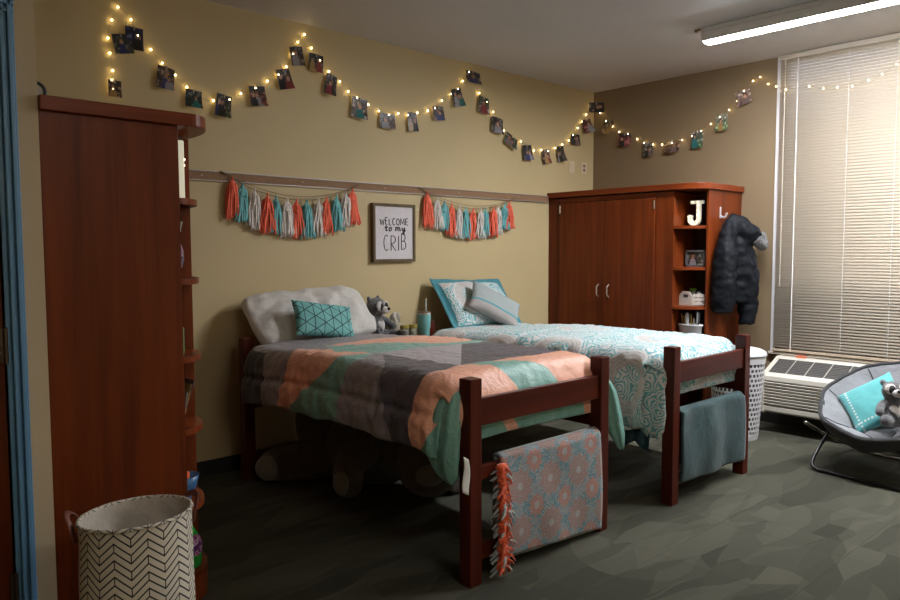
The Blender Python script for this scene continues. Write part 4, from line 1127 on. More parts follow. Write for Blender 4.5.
m = MB().box(5.60, 3.07, z0+.055, 5.602, 3.183, z0+.085, 0)
m.build('inner_shadow_board', mat('crate_inside_shade', (.09, .07, .06), .8), cr)  # dark sheet behind the hand hole stands in for shade in the crate
for k in range(3):
    zz = z0+.003+k*.030
    MB().obox((5.612, 3.030, zz+.012), .004, .043, .012, Matrix.Rotation(radians(24), 3, 'Z')).build('slat', M_CR, cr, bevel=.001)
    MB().box(5.60, 3.181, zz, 5.76, 3.186, zz+.024).build('slat', M_CR, cr, bevel=.001)
MB().box(5.60, 3.06, z0, 5.76, 3.182, z0+.006).build('crate_bottom', M_CR, cr)
def bottle(name, x, y, z, prof, mtl, cap, capm, label, cat_='bottle', n=20, split=None):
    o = thing(name, (x, y, z), label, cat_)
    MB().lathe(prof, (x, y, z), n).build('body', mtl, o, smooth=True, bevel=.001)
    MB().lathe(cap, (x, y, z), n).build('cap', capm, o, bevel=.001)
    return o
bottle('lotion_bottle', 5.65, 3.125, .998, [(.022, 0), (.024, .01), (.024, .100), (.018, .112)], mat('clear_white_bottle', (.55, .55, .55), .3), [(.028, .112), (.028, .128), (.026, .131)], mat('lime_cap', (.18, .50, .03), .4), 'bottle with a lime green cap standing in the grey crate')
bottle('cream_jar', 5.66, 3.045, .991, [(.024, 0), (.026, .01), (.026, .088), (.024, .092)], mat('white_jar', (.60, .60, .62), .3), [(.027, .092), (.027, .106), (.025, .108)], mat('navy_lid', (.04, .05, .22), .4), 'white jar with a navy lid beside the grey crate', 'jar')
bottle('cream_jar', 5.625, 3.065-.006, .991, [(.0145, 0), (.0155, .004), (.0155, .098), (.013, .1)], mat('white_jar'), [(.016, .1), (.016, .112), (.015, .114)], mat('white_cap', (.72, .72, .74), .3), 'small all-white tube standing upright between the crate and the navy-lidded jar', 'jar')
cr.scale = (1.08, 1.05, 1.12); cr.location.x = 5.595
# white tub with brushes and bottles
tbn = thing('storage_tub', (5.56, 3.078, .691), 'white oval tub holding brushes on the fourth shelf of the far wardrobe', 'tub')
z0 = .691
MB().lathe([(0, 0), (.072, 0), (.080, .02), (.092, .135), (.099, .139), (.099, .150), (.092, .150), (.087, .135), (.074, .010), (0, .010)], (5.535, 3.078, z0), 40, cap=False, sx=.60, sy=1.09).build('tub', M_WPL, tbn, smooth=True)
sticks = [(3.150, .03, (.45, .18, .04), .0045, 'brush with an orange wooden handle', .07), (3.132, .012, (.50, .35, .10), .004, 'thin golden brush', .05), (3.108, -.004, (.62, .60, .58), .017, 'white rounded bottle', .075),
          (3.070, .004, (.45, .26, .06), .005, 'amber wooden brush handle', .07), (3.048, .0, (.22, .20, .18), .006, 'short dull brush handle', .035), (3.022, -.018, (.30, .32, .30), .007, 'grey tube', .085), (3.008, -.026, (.03, .03, .035), .006, 'black brush', .08)]
for i, (y, dy, c, r, lab, top) in enumerate(sticks):
    nm = 'toiletry_bottle' if r > .01 else 'makeup_brush'
    m = MB().tube(cat([(5.535, y-dy*.5, z0+.014), (5.535, y, z0+.155), (5.533, y+dy*.4, z0+.165+top)], 4), [r*.8]*3+[r]*3+[r]*2+[r*.55], 10)
    m.build(nm, mat('stick_%d' % i, c, .4), smooth=True, label=lab+' standing in the white tub', cat='bottle' if r > .01 else 'brush')

# ================================================================== HOOK AND COAT ON THE END PANEL
hk = thing('wall_hook', (5.745, 2.95, 1.70), 'silver adhesive hook on the end panel of the far wardrobe', 'hook')
M_HK = mat('satin_silver', (.62, .62, .66), .3, .6)
MB().box(5.735, 2.944, 1.705, 5.757, 2.95, 1.80).build('back_plate', M_HK, hk, bevel=.003)
MB().tube(cat([(5.746, 2.944, 1.725), (5.748, 2.925, 1.712), (5.752, 2.905, 1.72), (5.752, 2.895, 1.75)], 5), .008, 8).build('prongs', M_HK, hk, smooth=True)
M_COAT = mat('black_quilted_nylon', (.0045, .0055, .008), .6, spec=.15, bump=(9, .4, .03))
ct = thing('winter_coat', (5.78, 2.82, .85), 'black quilted winter coat with a grey fur trimmed hood hanging on the hook', 'coat')
m = MB()
def limb(pts, rads, n=16, fl=1.0): m.tube(cat(pts, 8), [x for x in resample(rads, (len(pts)-1)*8+1)], n, flat=fl)
def resample(r, n):
    out = []
    for i in range(n):
        t_ = i/(n-1)*(len(r)-1); k = min(int(t_), len(r)-2); f_ = t_-k; out.append(r[k]*(1-f_)+r[k+1]*f_)
    return out
limb([(5.745, 2.88, 1.70), (5.70, 2.86, 1.60), (5.655, 2.845, 1.40), (5.63, 2.845, 1.15), (5.625, 2.85, .945)], [.025, .055, .095, .100, .085])
limb([(5.76, 2.86, 1.62), (5.80, 2.83, 1.45), (5.83, 2.82, 1.25), (5.80, 2.83, 1.02)], [.06, .105, .12, .085])
limb([(5.78, 2.85, 1.62), (5.86, 2.79, 1.40), (5.90, 2.77, 1.15), (5.895, 2.775, .835)], [.05, .085, .085, .068])
limb([(5.745, 2.88, 1.71), (5.80, 2.83, 1.67), (5.88, 2.77, 1.58), (5.92, 2.75, 1.50)], [.030, .075, .085, .06])
m.ball((5.86, 2.76, 1.57), (.12, .09, .085), 18).ball((5.79, 2.79, 1.62), (.075, .08, .075), 16)
m.v = [Vector((v.x, min(v.y, 2.944), v.z)) for v in m.v]
def cz(c):
    q_ = sin(c.z*80+4*noise.noise(Vector(c)*6))*.0016
    return (q_ + noise.fractal(Vector(c)*13, .9, 2.1, 3)*.012) if c.y < 2.935 else 0
m.build('coat_body', M_COAT, ct, remesh=.011, disp=cz)
M_FURT = mat('grey_fur_trim', (.045, .043, .043), .95, bump=(120, 1, .03), var=(70, .7), sheen=.5)
m = MB().tube(cat([(5.86, 2.70, 1.535), (5.93, 2.685, 1.485), (5.985, 2.70, 1.50), (6.005, 2.73, 1.58)], 8), .042, 14).ball((5.965, 2.715, 1.53), (.055, .055, .06), 16)
m.build('fur_trim', M_FURT, ct, remesh=.007, disp=lambda c: noise.noise(Vector(c)*90)*.008+noise.noise(Vector(c)*200)*.004)

# ================================================================== THINGS ON THE NEAR WARDROBE
ml = thing('marquee_light', (1.18, 2.97, 1.661), 'glowing white light box seen edge-on on the top shelf of the near wardrobe', 'letter light')
MB().box(1.12, 2.96, 1.661, 1.262, 3.06, 1.90).build('body', mat('lit_white_box', (.70, .66, .50), .4, emit=.13), ml, bevel=.006)
rr_ = random.Random(3)
for k in range(9):
    MB().ball((1.2635, 2.970+rr_.random()*.06, 1.685+k*.023), .006, 8).build('bulb', M_BULB, ml, smooth=True)
mp = bpy.data.materials.new('navy_floral_print'); mp.use_nodes = True
t = NT(mp); b = t.n['Principled BSDF']; n_ = t.noise(t.coord(), 70, 2)
t.l.new(t.ramp(n_, [(0, (.02, .025, .08)), (.46, (.02, .03, .09)), (.5, (.35, .32, .38)), (.56, (.40, .05, .14)), (.62, (.05, .14, .20)), (.7, (.4, .38, .4))], 'CONSTANT'), b.inputs['Base Color'])
pb = thing('patterned_pouch', (1.19, 2.96, 1.341), 'navy and pink patterned pouch on the second shelf of the near wardrobe', 'pouch')
m = MB().ball((1.180, 2.96, 1.430), (.065, .055, .088), 18); m.v = [Vector((v.x, v.y, max(v.z, 1.341))) for v in m.v]
m.build('bag', mp, pb, smooth=True)
MB().tube(cat([(1.20, 2.955, 1.50), (1.23, 2.96, 1.56), (1.225, 2.955, 1.52), (1.24, 2.955, 1.57)], 6), .004, 6).tube(cat([(1.19, 2.955, 1.50), (1.21, 2.955, 1.55), (1.235, 2.955, 1.53)], 6), .004, 6).build('ribbon', mat('pale_ribbon', (.42, .44, .36), .7), pb, smooth=True)
bottle('spray_can', 1.215, 2.98, 1.026, [(.030, 0), (.031, .006), (.031, .105), (.024, .118)], mat('green_label', (.08, .30, .08), .4), [(.022, .118), (.022, .140), (.018, .143)], mat('white_cap'), 'green and white can on the third shelf of the near wardrobe', 'can')
pp = thing('paper_stack', (1.18, 2.94, .731), 'loose brochures leaning out over the fourth shelf of the near wardrobe', 'papers')
for i, (c, a_, x_, h_) in enumerate((((.60, .58, .56), -8, 1.195, .15), ((.70, .45, .16), -14, 1.19, .18), ((.20, .12, .12), -20, 1.18, .20))):
    R_ = Matrix.Rotation(radians(a_), 3, 'Y')
    mm = MB(); mm.box(-.001, -.06, 0, .001, .06, h_); mm.v = [R_ @ v for v in mm.v]
    mm.v = [Vector((-v.x+x_, v.y+2.945, v.z+.731+i*.002)) for v in mm.v]; mm.build('sheet', mat('sheet_%d' % i, c, .5), pp)
bottle('lotion_bottle', 1.215, 3.03, .411, [(.026, 0), (.028, .01), (.028, .20), (.016, .225)], mat('milky_bottle', (.55, .50, .42), .35), [(.014, .225), (.014, .262), (.012, .265)], mat('black_cap', (.015, .015, .015), .35), 'tall off-white bottle with a black cap on the fifth shelf of the near wardrobe')
bw = thing('bowl', (1.262, 2.985, .411), 'small blue bowl at the edge of the fifth shelf of the near wardrobe', 'bowl')
bw_m = MB().lathe([(.0, 0), (.028, 0), (.030, .012), (.050, .055), (.066, .115), (.063, .115), (.046, .055), (.022, .016), (0, .014)], (0, 0, 0), 36, cap=False)
bw_m.v = [v*.92+Vector((1.225, 2.965, .411)) for v in bw_m.v]
bw.location = (1.215, 2.95, .411)
bw_m.build('bowl_wall', mat('blue_plastic', (.045, .13, .30), .3), bw, smooth=True)
MB().tube([(1.20, 2.96, .43), (1.225, 2.945, .50), (1.232, 2.94, .535)], [.012, .013, .008], 10).build('marker_pen', mat('orange_cap', (.85, .12, .02), .4), smooth=True, label='small bright orange thing inside the blue bowl', cat='pen')
# green detergent jug
dj = thing('detergent_jug', (1.215, 2.955, .127), 'green detergent bottle with a purple label on the bottom of the near wardrobe', 'detergent bottle')
def jug(u, v):
    a = 2*pi*u; prof = [(0, .75), (.03, .95), (.25, 1.0), (.5, .98), (.68, .80), (.82, .52), (1.0, .36)]
    for i in range(len(prof)-1):
        if prof[i][0] <= v <= prof[i+1][0]:
            f_ = (v-prof[i][0])/(prof[i+1][0]-prof[i][0]); s_ = prof[i][1]*(1-f_)+prof[i+1][1]*f_; break
    return (1.215+.072*s_*cos(a), 2.955+.058*s_*sin(a), .127+v*.205)
MB().grid(jug, 32, 24).build('body', mat('glossy_green', (.03, .36, .05), .25), dj, smooth=True, solid=.002)
MB().lathe([(.030, .318), (.034, .320), (.032, .355), (.028, .360), (0, .360)], (1.215, 2.955, 0), 24).build('cap', mat('green_cap', (.02, .25, .04), .3), dj, smooth=False)
MB().tube(cat([(1.165, 2.955, .32), (1.125, 2.955, .31), (1.125, 2.955, .25), (1.15, 2.955, .21)], 6), .012, 10).build('handle', mat('glossy_green'), dj, smooth=True)
ml_ = bpy.data.materials.new('purple_label'); ml_.use_nodes = True
t = NT(ml_); b = t.n['Principled BSDF']; n_ = t.noise(t.coord(), 38, 1)
t.l.new(t.ramp(n_, [(0, (.10, .02, .16)), (.45, (.20, .04, .26)), (.52, (.55, .50, .58)), (.58, (.45, .06, .25)), (.66, (.10, .03, .14))], 'CONSTANT'), b.inputs['Base Color'])
def lab_(u, v):
    a = -2.2+u*2.4; r = sqrt(max(0, 1-(2*v-1)**2))
    p_ = jug(((-pi/2+.55)+(u-.5)*1.9*r)/(2*pi) % 1, .28+v*.42); c_ = Vector((1.215, 2.955, p_[2]))
    return c_+(Vector(p_)-c_)*1.02
MB().grid(lab_, 16, 14).build('label', ml_, dj, smooth=True)
# little round clock on top of the near wardrobe
ck = thing('round_clock', (.725, 2.99, ZT), 'small round black-rimmed object on top of the near wardrobe by the wall edge', 'clock')
MB().tube([(.725+.030*cos(i/24*2*pi), 2.96, ZT+.036+.030*sin(i/24*2*pi)) for i in range(24)], .006, 8, closed=True).build('rim', mat('black_rim', (.01, .01, .01), .3), ck, smooth=True)
MB().tube([(.725, 2.962, ZT+.036), (.725, 2.972, ZT+.036)], .029, 24).build('face', mat('pale_face', (.5, .5, .42), .5), ck)
MB().box(.705, 2.96, ZT, .745, 2.985, ZT+.008).build('foot', mat('black_rim'), ck, bevel=.002)
BULBS= [('b', 1.498, 2.383), ('b', 1.494, 2.433), ('b', 1.501, 2.488), ('b', 1.488, 2.584), ('b', 1.48, 2.667), ('b', 1.505, 2.773), ('b', 1.541, 2.853), ('b', 1.612, 2.797), ('b', 1.649, 2.713), ('b', 1.723, 2.646), ('b', 1.789, 2.578), ('b', 1.867, 2.52), ('b', 1.937, 2.458), ('b', 2.006, 2.407), ('b', 2.107, 2.399), ('b', 2.215, 2.42), ('b', 2.296, 2.469), ('b', 2.4, 2.519), ('b', 2.489, 2.578), ('b', 2.572, 2.633), ('b', 2.634, 2.696), ('b', 2.686, 2.789), ('b', 2.727, 2.876), ('b', 2.779, 2.937), ('b', 2.833, 2.855), ('b', 2.901, 2.782), ('b', 2.975, 2.718), ('b', 3.068, 2.662), ('b', 3.14, 2.602), ('b', 3.215, 2.569), ('b', 3.319, 2.532), ('b', 3.416, 2.497), ('b', 3.511, 2.479), ('b', 3.603, 2.501), ('b', 3.698, 2.501), ('b', 3.795, 2.532), ('b', 3.904, 2.561), ('b', 3.979, 2.591), ('b', 4.055, 2.66), ('b', 4.155, 2.726), ('b', 4.234, 2.777), ('b', 4.291, 2.851), ('b', 4.36, 2.935), ('b', 4.484, 2.78), ('b', 4.575, 2.717), ('b', 4.655, 2.643), ('b', 4.789, 2.499), ('b', 4.899, 2.454), ('b', 5.012, 2.425), ('b', 5.191, 2.361), ('b', 5.296, 2.375), ('b', 5.39, 2.374), ('b', 5.499, 2.412), ('b', 5.604, 2.455), ('b', 5.702, 2.502), ('b', 5.763, 2.56), ('b', 5.841, 2.636), ('b', 5.903, 2.705), ('b', 5.974, 2.782), ('b', 6.046, 2.873), ('r', 4.41, 2.802), ('r', 4.338, 2.715), ('r', 4.261, 2.652), ('r', 4.185, 2.59), ('r', 4.083, 2.559), ('r', 3.982, 2.5), ('r', 3.905, 2.454), ('r', 3.808, 2.43), ('r', 3.714, 2.42), ('r', 3.611, 2.423), ('r', 3.511, 2.439), ('r', 3.413, 2.463), ('r', 3.328, 2.497), ('r', 3.235, 2.547), ('r', 3.153, 2.596), ('r', 3.072, 2.645), ('r', 3.003, 2.71), ('r', 2.944, 2.784), ('r', 2.868, 2.855), ('r', 2.809, 2.877), ('r', 2.741, 2.809), ('r', 2.654, 2.769), ('r', 2.573, 2.732), ('r', 2.394, 2.727), ('r', 2.288, 2.695), ('r', 2.186, 2.686), ('r', 2.079, 2.676), ('r', 1.97, 2.702), ('r', 1.877, 2.73), ('r', 1.787, 2.786), ('r', 1.699, 2.833)]
PHOTOS= [('b', 1.509, 2.373, 0.072, 0.097, 2), ('b', 1.551, 2.635, 0.101, 0.114, -10), ('b', 1.628, 2.678, 0.103, 0.133, 2), ('b', 1.811, 2.478, 0.104, 0.137, 9), ('b', 1.979, 2.379, 0.103, 0.11, 5), ('b', 2.18, 2.361, 0.102, 0.145, 9), ('b', 2.409, 2.456, 0.116, 0.13, -6), ('b', 2.605, 2.596, 0.107, 0.133, -12), ('b', 2.709, 2.766, 0.102, 0.128, -9), ('b', 2.872, 2.746, 0.115, 0.124, 6), ('b', 2.999, 2.613, 0.093, 0.148, 14), ('b', 3.241, 2.482, 0.135, 0.152, 7), ('b', 3.496, 2.417, 0.144, 0.113, 3), ('b', 3.738, 2.44, 0.092, 0.147, -4), ('b', 4.011, 2.539, 0.119, 0.112, -6), ('b', 4.211, 2.693, 0.113, 0.146, -14), ('b', 4.407, 2.885, 0.165, 0.099, 2), ('b', 4.539, 2.67, 0.122, 0.143, 6), ('b', 4.706, 2.52, 0.139, 0.138, 7), ('b', 4.893, 2.405, 0.157, 0.106, 25), ('b', 5.094, 2.321, 0.123, 0.134, -6), ('b', 5.354, 2.307, 0.101, 0.129, -10), ('b', 5.567, 2.352, 0.105, 0.141, -9), ('b', 5.796, 2.506, 0.14, 0.105, -3), ('b', 5.968, 2.659, 0.146, 0.126, -14), ('r', 4.301, 2.642, 0.117, 0.136, 14), ('r', 4.115, 2.496, 0.147, 0.124, 4), ('r', 3.86, 2.375, 0.107, 0.13, 0), ('r', 3.61, 2.378, 0.162, 0.109, -4), ('r', 3.364, 2.414, 0.115, 0.15, -4), ('r', 3.138, 2.534, 0.11, 0.145, -3), ('r', 2.959, 2.72, 0.132, 0.125, -14)]
G1= [('c', 2.214, 1.868, 1.643), ('t', 2.283, 1.853, 1.632), ('w', 2.368, 1.818, 1.588), ('c', 2.46, 1.789, 1.558), ('t', 2.527, 1.779, 1.553), ('w', 2.61, 1.762, 1.534), ('c', 2.684, 1.758, 1.531), ('t', 2.764, 1.768, 1.532), ('w', 2.861, 1.772, 1.547), ('c', 2.925, 1.784, 1.558), ('t', 3.013, 1.807, 1.584), ('w', 3.092, 1.828, 1.617), ('c', 3.154, 1.864, 1.63)]
G2= [('c', 3.881, 1.868, 1.621), ('w', 3.985, 1.835, 1.607), ('t', 4.065, 1.822, 1.6), ('c', 4.142, 1.79, 1.56), ('w', 4.23, 1.777, 1.544), ('t', 4.302, 1.779, 1.541), ('c', 4.393, 1.765, 1.529), ('w', 4.481, 1.76, 1.546), ('t', 4.541, 1.787, 1.555), ('c', 4.637, 1.79, 1.55), ('w', 4.704, 1.801, 1.583), ('t', 4.78, 1.839, 1.619), ('c', 4.845, 1.868, 1.629)]
# ================================================================== FRAMED SIGN
FXa, FXb, FZa, FZb = 3.338, 3.752, 1.362, 1.808
sg = thing('framed_sign', ((FXa+FXb)/2, YB, FZa), 'brown framed sign with black hand lettering WELCOME to my CRIB between the tassel garlands', 'framed sign')
M_SF = wood('sign_frame_wood', (.075, .048, .024), (.14, .095, .05), rough=.6)
m = MB(); D = .040; wd = .022
m.box(FXa, YB-D, FZa, FXb, YB-.001, FZa+wd).box(FXa, YB-D, FZb-wd, FXb, YB-.001, FZb).box(FXa, YB-D, FZa+wd, FXa+wd, YB-.001, FZb-wd).box(FXb-wd, YB-D, FZa+wd, FXb, YB-.001, FZb-wd)
m.build('frame', M_SF, sg, bevel=.002)
PY = YB-.030
MB().box(FXa+wd-.002, PY, FZa+wd-.002, FXb-wd+.002, YB-.003, FZb-wd+.002).build('paper', mat('speckled_paper', (.60, .56, .58), .8, var=(120, .08)), sg)
px0, px1, pz0, pz1 = FXa+wd, FXb-wd, FZa+wd, FZb-wd
def A(cx, cy, rx, ry, a0, a1, n=10): return [(cx+rx*cos(radians(a0+(a1-a0)*i/n)), cy+ry*sin(radians(a0+(a1-a0)*i/n))) for i in range(n+1)]
GL = {
 'W': [[(0, 1), (.25, 0), (.5, .85), (.75, 0), (1, 1)]], 'E': [[(.9, 1), (.1, 1), (.1, 0), (.9, 0)], [(.1, .5), (.75, .5)]],
 'L': [[(.1, 1), (.1, 0), (.9, 0)]], 'C': [A(.55, .5, .45, .5, 55, 305, 14)], 'O': [A(.5, .5, .45, .5, 0, 360, 18)],
 'M': [[(0, 0), (.12, 1), (.5, .2), (.88, 1), (1, 0)]], 'R': [[(.1, 0), (.1, 1)], [(.1, 1)]+A(.45, .75, .45, .25, 90, -90, 8)+[(.1, .5), (.95, 0)]],
 'I': [[(.5, 0), (.5, 1)]], 'B': [[(.1, 0), (.1, 1)], [(.1, 1)]+A(.4, .76, .40, .24, 90, -90, 8)+[(.1, .52)]+A(.45, .26, .48, .26, 90, -90, 8)+[(.1, 0)]],
 't': [[(.5, 1.15), (.42, .1), (.62, 0), (.9, .15)], [(.05, .72), (.95, .80)]], 'o': [A(.5, .38, .38, .38, 0, 360, 14), [(.8, .55), (1.1, .7)]],
 'm': [[(.0, .0), (.08, .75), (.10, .1)], [(.10, .1)]+A(.30, .45, .18, .32, 170, 0, 6)+[(.48, 0)]+A(.68, .45, .18, .32, 170, 0, 6)+[(.9, 0), (1.05, .1)]],
 'y': [[(.05, .75), (.2, .1), (.5, .05), (.75, .75)], [(.78, .75), (.62, -.5), (.35, -.72), (.15, -.45), (.55, -.1), (1.05, .15)]],
}
def word(txt, xa, xb, ytop, ybot, th, wob=0, seed=1, wts=None):
    r = random.Random(seed); wts = wts or [1]*len(txt); tot = sum(wts)+.28*(len(txt)-1); sc = (xb-xa)/tot; x = xa; m = MB()
    for chh, wt in zip(txt, wts):
        w_ = wt*sc; dy = r.uniform(-wob, wob); dh = r.uniform(-wob, wob)
        for st_ in GL[chh]:
            pts = []
            for gx, gy in st_:
                X = px0+(px1-px0)*(x+gx*w_); Z = pz1-(pz1-pz0)*(ybot+dy+(ytop-ybot+dh)*gy); pts.append(Vector((X, PY-.0012, Z)))
            if len(pts) < 5: pts = [pts[0]] + [p for a_, b_ in zip(pts, pts[1:]) for p in ((a_+b_)/2, b_)]
            m.tube(pts, th, 6)
        x += w_+.28*sc
    return m
M_INK = mat('black_ink', (.012, .011, .012), .7)
word('WELCOME', .13, .87, .225, .345, .0034, .010, 2, [1.1, .7, .7, .8, .85, 1.1, .75]).build('lettering', M_INK, sg)
m = word('to', .25, .43, .375, .465, .0048, .004, 3); m2 = word('my', .53, .80, .375, .465, .0048, .004, 4, [1.2, .9])
m.build('lettering', M_INK, sg); m2.build('lettering', M_INK, sg)
word('CRIB', .21, .82, .53, .83, .0034, .018, 5, [.95, .95, .3, .95]).build('lettering', M_INK, sg)

# ================================================================== TASSEL GARLANDS
TC = {'c': mat('coral_tissue', (.85, .14, .075), .75, bump=(60, .3)), 't': mat('teal_tissue', (.15, .43, .45), .75, bump=(60, .3)), 'w': mat('white_tissue', (.68, .62, .58), .8, bump=(60, .3))}
for mm_ in TC.values():
    pass
M_TWINE = mat('jute_twine', (.20, .14, .08), .9)
def garland(G, xa, xb, za, zb, label, seed):
    r = random.Random(seed); root = thing('tassel_garland', ((xa+xb)/2, YB-.03, 1.5), label, 'tassel garland', None)
    cord = [(xa, YB-.022, za)]+[(x, YB-.03, zt+.035) for k, x, zt, zb_ in G]+[(xb, YB-.022, zb)]
    # smooth catenary through the ends
    n = 40; zmin = min(p[2] for p in cord)+.008
    def cz_(x): f = (x-xa)/(xb-xa); return za+(zb-za)*f-4*(( (za+zb)/2-zmin))*f*(1-f)
    for k in (0, .006):
        MB().tube([(xa+(xb-xa)*i/n, YB-.026-k, cz_(xa+(xb-xa)*i/n)+k*(1.0+3*sin(i/n*pi))) for i in range(n+1)], .0022, 6).build('twine', M_TWINE, root)
    for x in (xa, xb): MB().tube([(x-.03*(1 if x == xa else -1), YB-.021, cz_(x)+.012), (x, YB-.026, cz_(x)), (x+.02*(1 if x == xa else -1), YB-.023, cz_(x)-.004)], .006, 6).build('cord_end', M_TWINE, root)
    prev = None
    for i, (k, x, zt, zb_) in enumerate(G):
        zt = cz_(x)-.016; y = YB-.034-.004*(i % 2); Lh = zt-zb_-.006; m = MB(); wbase = .062+r.uniform(-.006, .006); lean = r.uniform(-.012, .012)
        m.tube(cat([(x, y, zt+.024), (x+.003, y-.002, zt+.010), (x, y, zt-.02)], 4), [.002]*2+[.006]*4+[.009]*3, 8)
        # crumpled hood of the tassel
        prof = [(.006, 0), (.017, -.012), (.022, -.035), (.025, -.060), (.024, -.075)]
        m.lathe([(q_[0], q_[1]) for q_ in prof], (x, y, zt), 14, sy=.6, cap=False)
        ns_ = 17
        for s_ in range(ns_):
            f_ = (s_+.5)/ns_*2-1; xx0 = x+f_*.020; xx1 = x+f_*wbase*r.uniform(.8, 1.15)+lean; L_ = Lh*r.uniform(.90, 1.03)
            yy = y+(-.012 if s_ % 2 else .006)*sqrt(max(0, 1-f_*f_)); w_ = .0062; ph_ = r.uniform(0, 6); amp = r.uniform(.001, .004)
            vs = []; nn_ = 8
            for q_ in range(nn_+1):
                v_ = q_/nn_; cx_ = xx0+(xx1-xx0)*v_**.6+amp*sin(v_*5+ph_); zz_ = zt-.02-(L_-.02)*v_; yo = yy-(.006*sin(v_*4+ph_)); tw = .4*sin(ph_+v_*2)
                vs += [(cx_-w_*cos(tw), yo-w_*sin(tw)*.7, zz_), (cx_+w_*cos(tw), yo+w_*sin(tw)*.7, zz_)]
            m.add(vs, [(2*q_, 2*q_+1, 2*q_+3, 2*q_+2) for q_ in range(nn_)])
        m.build('tassel', TC[k], root, smooth=True, solid=.0008)
garland(G1, 2.168, 3.199, 1.946, 1.922, 'left tassel garland in coral, teal and white hanging from the rail', 1)
garland(G2, 3.829, 4.924, 1.936, 1.910, 'right tassel garland in coral, white and teal nearer the far wardrobe', 2)

# ================================================================== STRING LIGHTS AND SNAPSHOTS
fl = thing('string_lights', (3.8, YB-.02, 2.6), 'warm white fairy lights zigzagging along the upper walls and across the blind', 'string lights')
M_FAIRY = mat('fairy_bulb', (1.0, .74, .30), .3, emit=BULB_STRENGTH)
M_WIRE = mat('copper_wire', (.30, .20, .10), .4, .7)
W3 = []
for s, a, z in BULBS:
    W3.append(Vector((a, YB-.018, z)) if s == 'b' else Vector((XR-(.018 if a > 2.70 else .065), a, z)))
MB().tube(cat(W3, 4), .0008, 5).build('wire', M_WIRE, fl)
for p_ in W3:
    MB().ball(p_, .0055, 8).build('bulb', M_FAIRY, fl, smooth=True)
PLAB = ['dark snapshot half hidden just above the near wardrobe', 'left of the two overlapping snapshots, tilted, a grey crowd scene', 'right of the two overlapping snapshots, with a royal blue background',
 'brownish snapshot of people in yellow tops, next right of the overlapping pair', 'snapshot partly hidden behind the rounded top corner of the near wardrobe', 'dark snapshot with green edge just right of the near wardrobe',
 'snapshot with an orange-red surround and black top edge', 'curled lilac-grey snapshot on the rising string, third before the peak', 'dark curled snapshot just left of the first peak of the string', 'dark snapshot just right of the first peak of the string',
 'narrow tilted snapshot with a dark figure, second after the first peak', 'mauve snapshot with a pale lower edge, third after the first peak', 'nearly square dark snapshot of two faces at the bottom of the second dip', 'narrow curled snapshot with a pale bottom, next to the square one',
 'small dark snapshot with a white left side, on the second rise', 'narrow strongly tilted snapshot just below the second peak', 'wide dark snapshot at the second peak near the ceiling', 'curled green and white snapshot, first after the second peak',
 'dark tilted snapshot with a blue-grey figure, second after the second peak', 'rotated snapshot with a teal lower half', 'dark blue curled snapshot, left one in the third dip', 'narrow pinkish curled snapshot, middle one in the third dip', 'narrow black curled snapshot, right one in the third dip',
 'small grey snapshot rising toward the corner', 'strongly curled red snapshot just left of the room corner', 'curled snapshot with yellow and black, first on the right wall', 'snapshot with a bright pink lower part on the right wall',
 'narrow blue-grey snapshot at the low point on the right wall', 'wide yellow-topped snapshot of a group on the right wall', 'green and white snapshot above the right end of the wardrobe doors', 'bright green snapshot with a red figure on the right wall', 'tilted snapshot with a pale pink left side, last before the blind']
BG = {1: ((.03, .04, .04), (.16, .17, .16)), 2: ((.01, .02, .16), (.03, .04, .22)), 3: ((.10, .05, .03), (.18, .12, .10)), 5: ((.02, .02, .02), (.10, .14, .05)), 6: ((.01, .01, .01), (.45, .07, .02)), 7: ((.14, .12, .17), (.06, .05, .06)),
 11: ((.13, .07, .07), (.32, .26, .27)), 13: ((.03, .03, .06), (.22, .20, .17)), 17: ((.02, .08, .05), (.30, .27, .24)), 19: ((.06, .05, .04), (.02, .20, .18)), 20: ((.02, .02, .05), (.08, .09, .14)), 21: ((.20, .12, .12), (.10, .05, .05)),
 24: ((.14, .02, .02), (.20, .03, .02)), 25: ((.14, .12, .10), (.25, .16, .04)), 26: ((.04, .05, .05), (.60, .03, .12)), 27: ((.12, .14, .16), (.05, .07, .09)), 28: ((.42, .25, .03), (.12, .03, .05)), 29: ((.20, .20, .20), (.02, .20, .08)),
 30: ((.40, .45, .42), (.05, .28, .05)), 31: ((.45, .33, .30), (.35, .15, .20))}
M_PBACK = mat('print_back', (.55, .52, .48), .6)
M_CLIP = mat('clear_clip', (.30, .26, .20), .3)
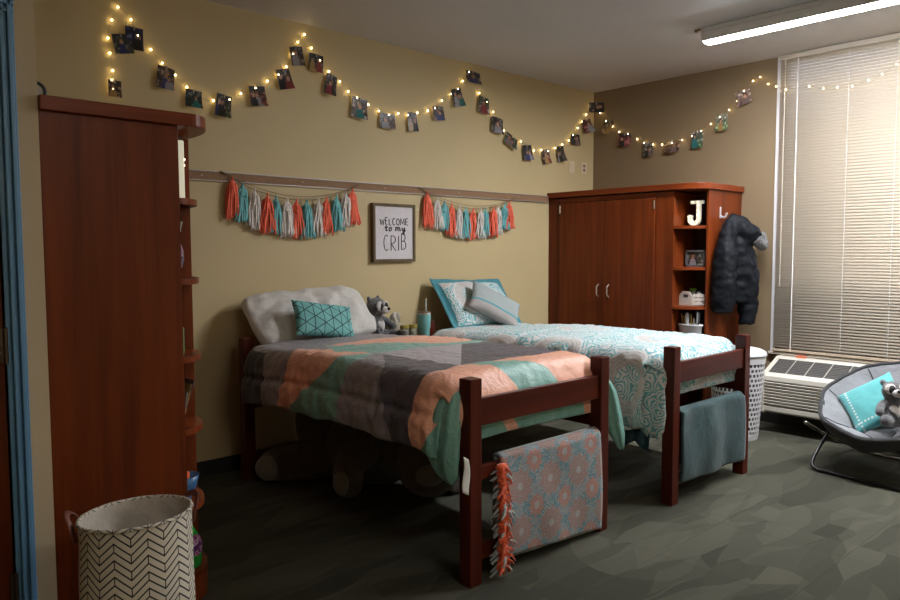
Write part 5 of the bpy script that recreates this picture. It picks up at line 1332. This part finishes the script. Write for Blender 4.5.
def snapshot(i, s, a, z, w_, h_, tilt, lab, centre=None, az=None):
    root = thing('snapshot', (0, 0, 0), lab, 'photo', 'snapshots clipped to the string lights')
    nx, ny = 14, 18; r = random.Random(100+i); cv = r.uniform(.010, .028) * (1.6 if i in (7, 13, 17, 21, 22, 24, 25) else 1)
    def P(u, v):
        x = (u-.5)*w_; zz = (v-1)*h_; q_ = (1-v)
        return Vector((x, -.004-cv*q_**2*(.4+.9*u), zz+.012))
    m = MB().grid(P, nx, ny)
    cols = paint(people(i*7+3, BG.get(i)), 1, 1, nx, ny)
    if i == 6: cols = [(.01, .01, .01) if (k//nx) > ny*.76 else c for k, c in enumerate(cols)]
    m.build('print', M_PRINT, root, smooth=True, cols=cols)
    MB().grid(lambda u, v: P(u, v)+Vector((0, .0009, 0)), nx, ny).build('print_back', M_PBACK, root, smooth=True)
    MB().box(-.004, -.010, -.006, .004, .006, .018).build('clip', M_CLIP, root, bevel=.001)
    top = z + h_/2*cos(radians(tilt))
    if s == 'b': loc = (a, YB-.016, top); azz = 0
    else: loc = (XR-.016, a, top); azz = radians(90-180)
    if az is not None: azz = az; loc = (centre[0], centre[1], top)
    # tilt about the view normal of the wall
    root.matrix_world = Matrix.Translation(Vector(loc)) @ Matrix.Rotation(azz, 4, 'Z') @ Matrix.Rotation(radians(tilt), 4, 'Y')
for i, (s, a, z, w_, h_, tl_) in enumerate(PHOTOS):
    snapshot(i, s, a, z, w_, h_, tl_, PLAB[i])
snapshot(40, 'b', 6.08, 2.84, .15, .10, 0, 'wide dark snapshot bridging the room corner where the string turns', (6.065, 4.43), radians(-45))
GR = {'tassel_garland': 'tassel garlands under the rail', 'jar': 'jars between the beds', 'wall_plate': 'wall plates near the corner', 'wardrobe': 'matching cherry wardrobes', 'bed': 'matching cherry beds',
      'mattress': 'mattresses on the beds', 'comforter': 'comforters on the beds', 'plush_raccoon': 'grey plush raccoons', 'makeup_brush': 'brushes in the white tub', 'ceiling_light': 'fluorescent ceiling lights'}
for o in COL.objects:
    k = o.name.split('.')[0]
    if o.parent is None and k in GR and 'group' not in o: o['group'] = GR[k]
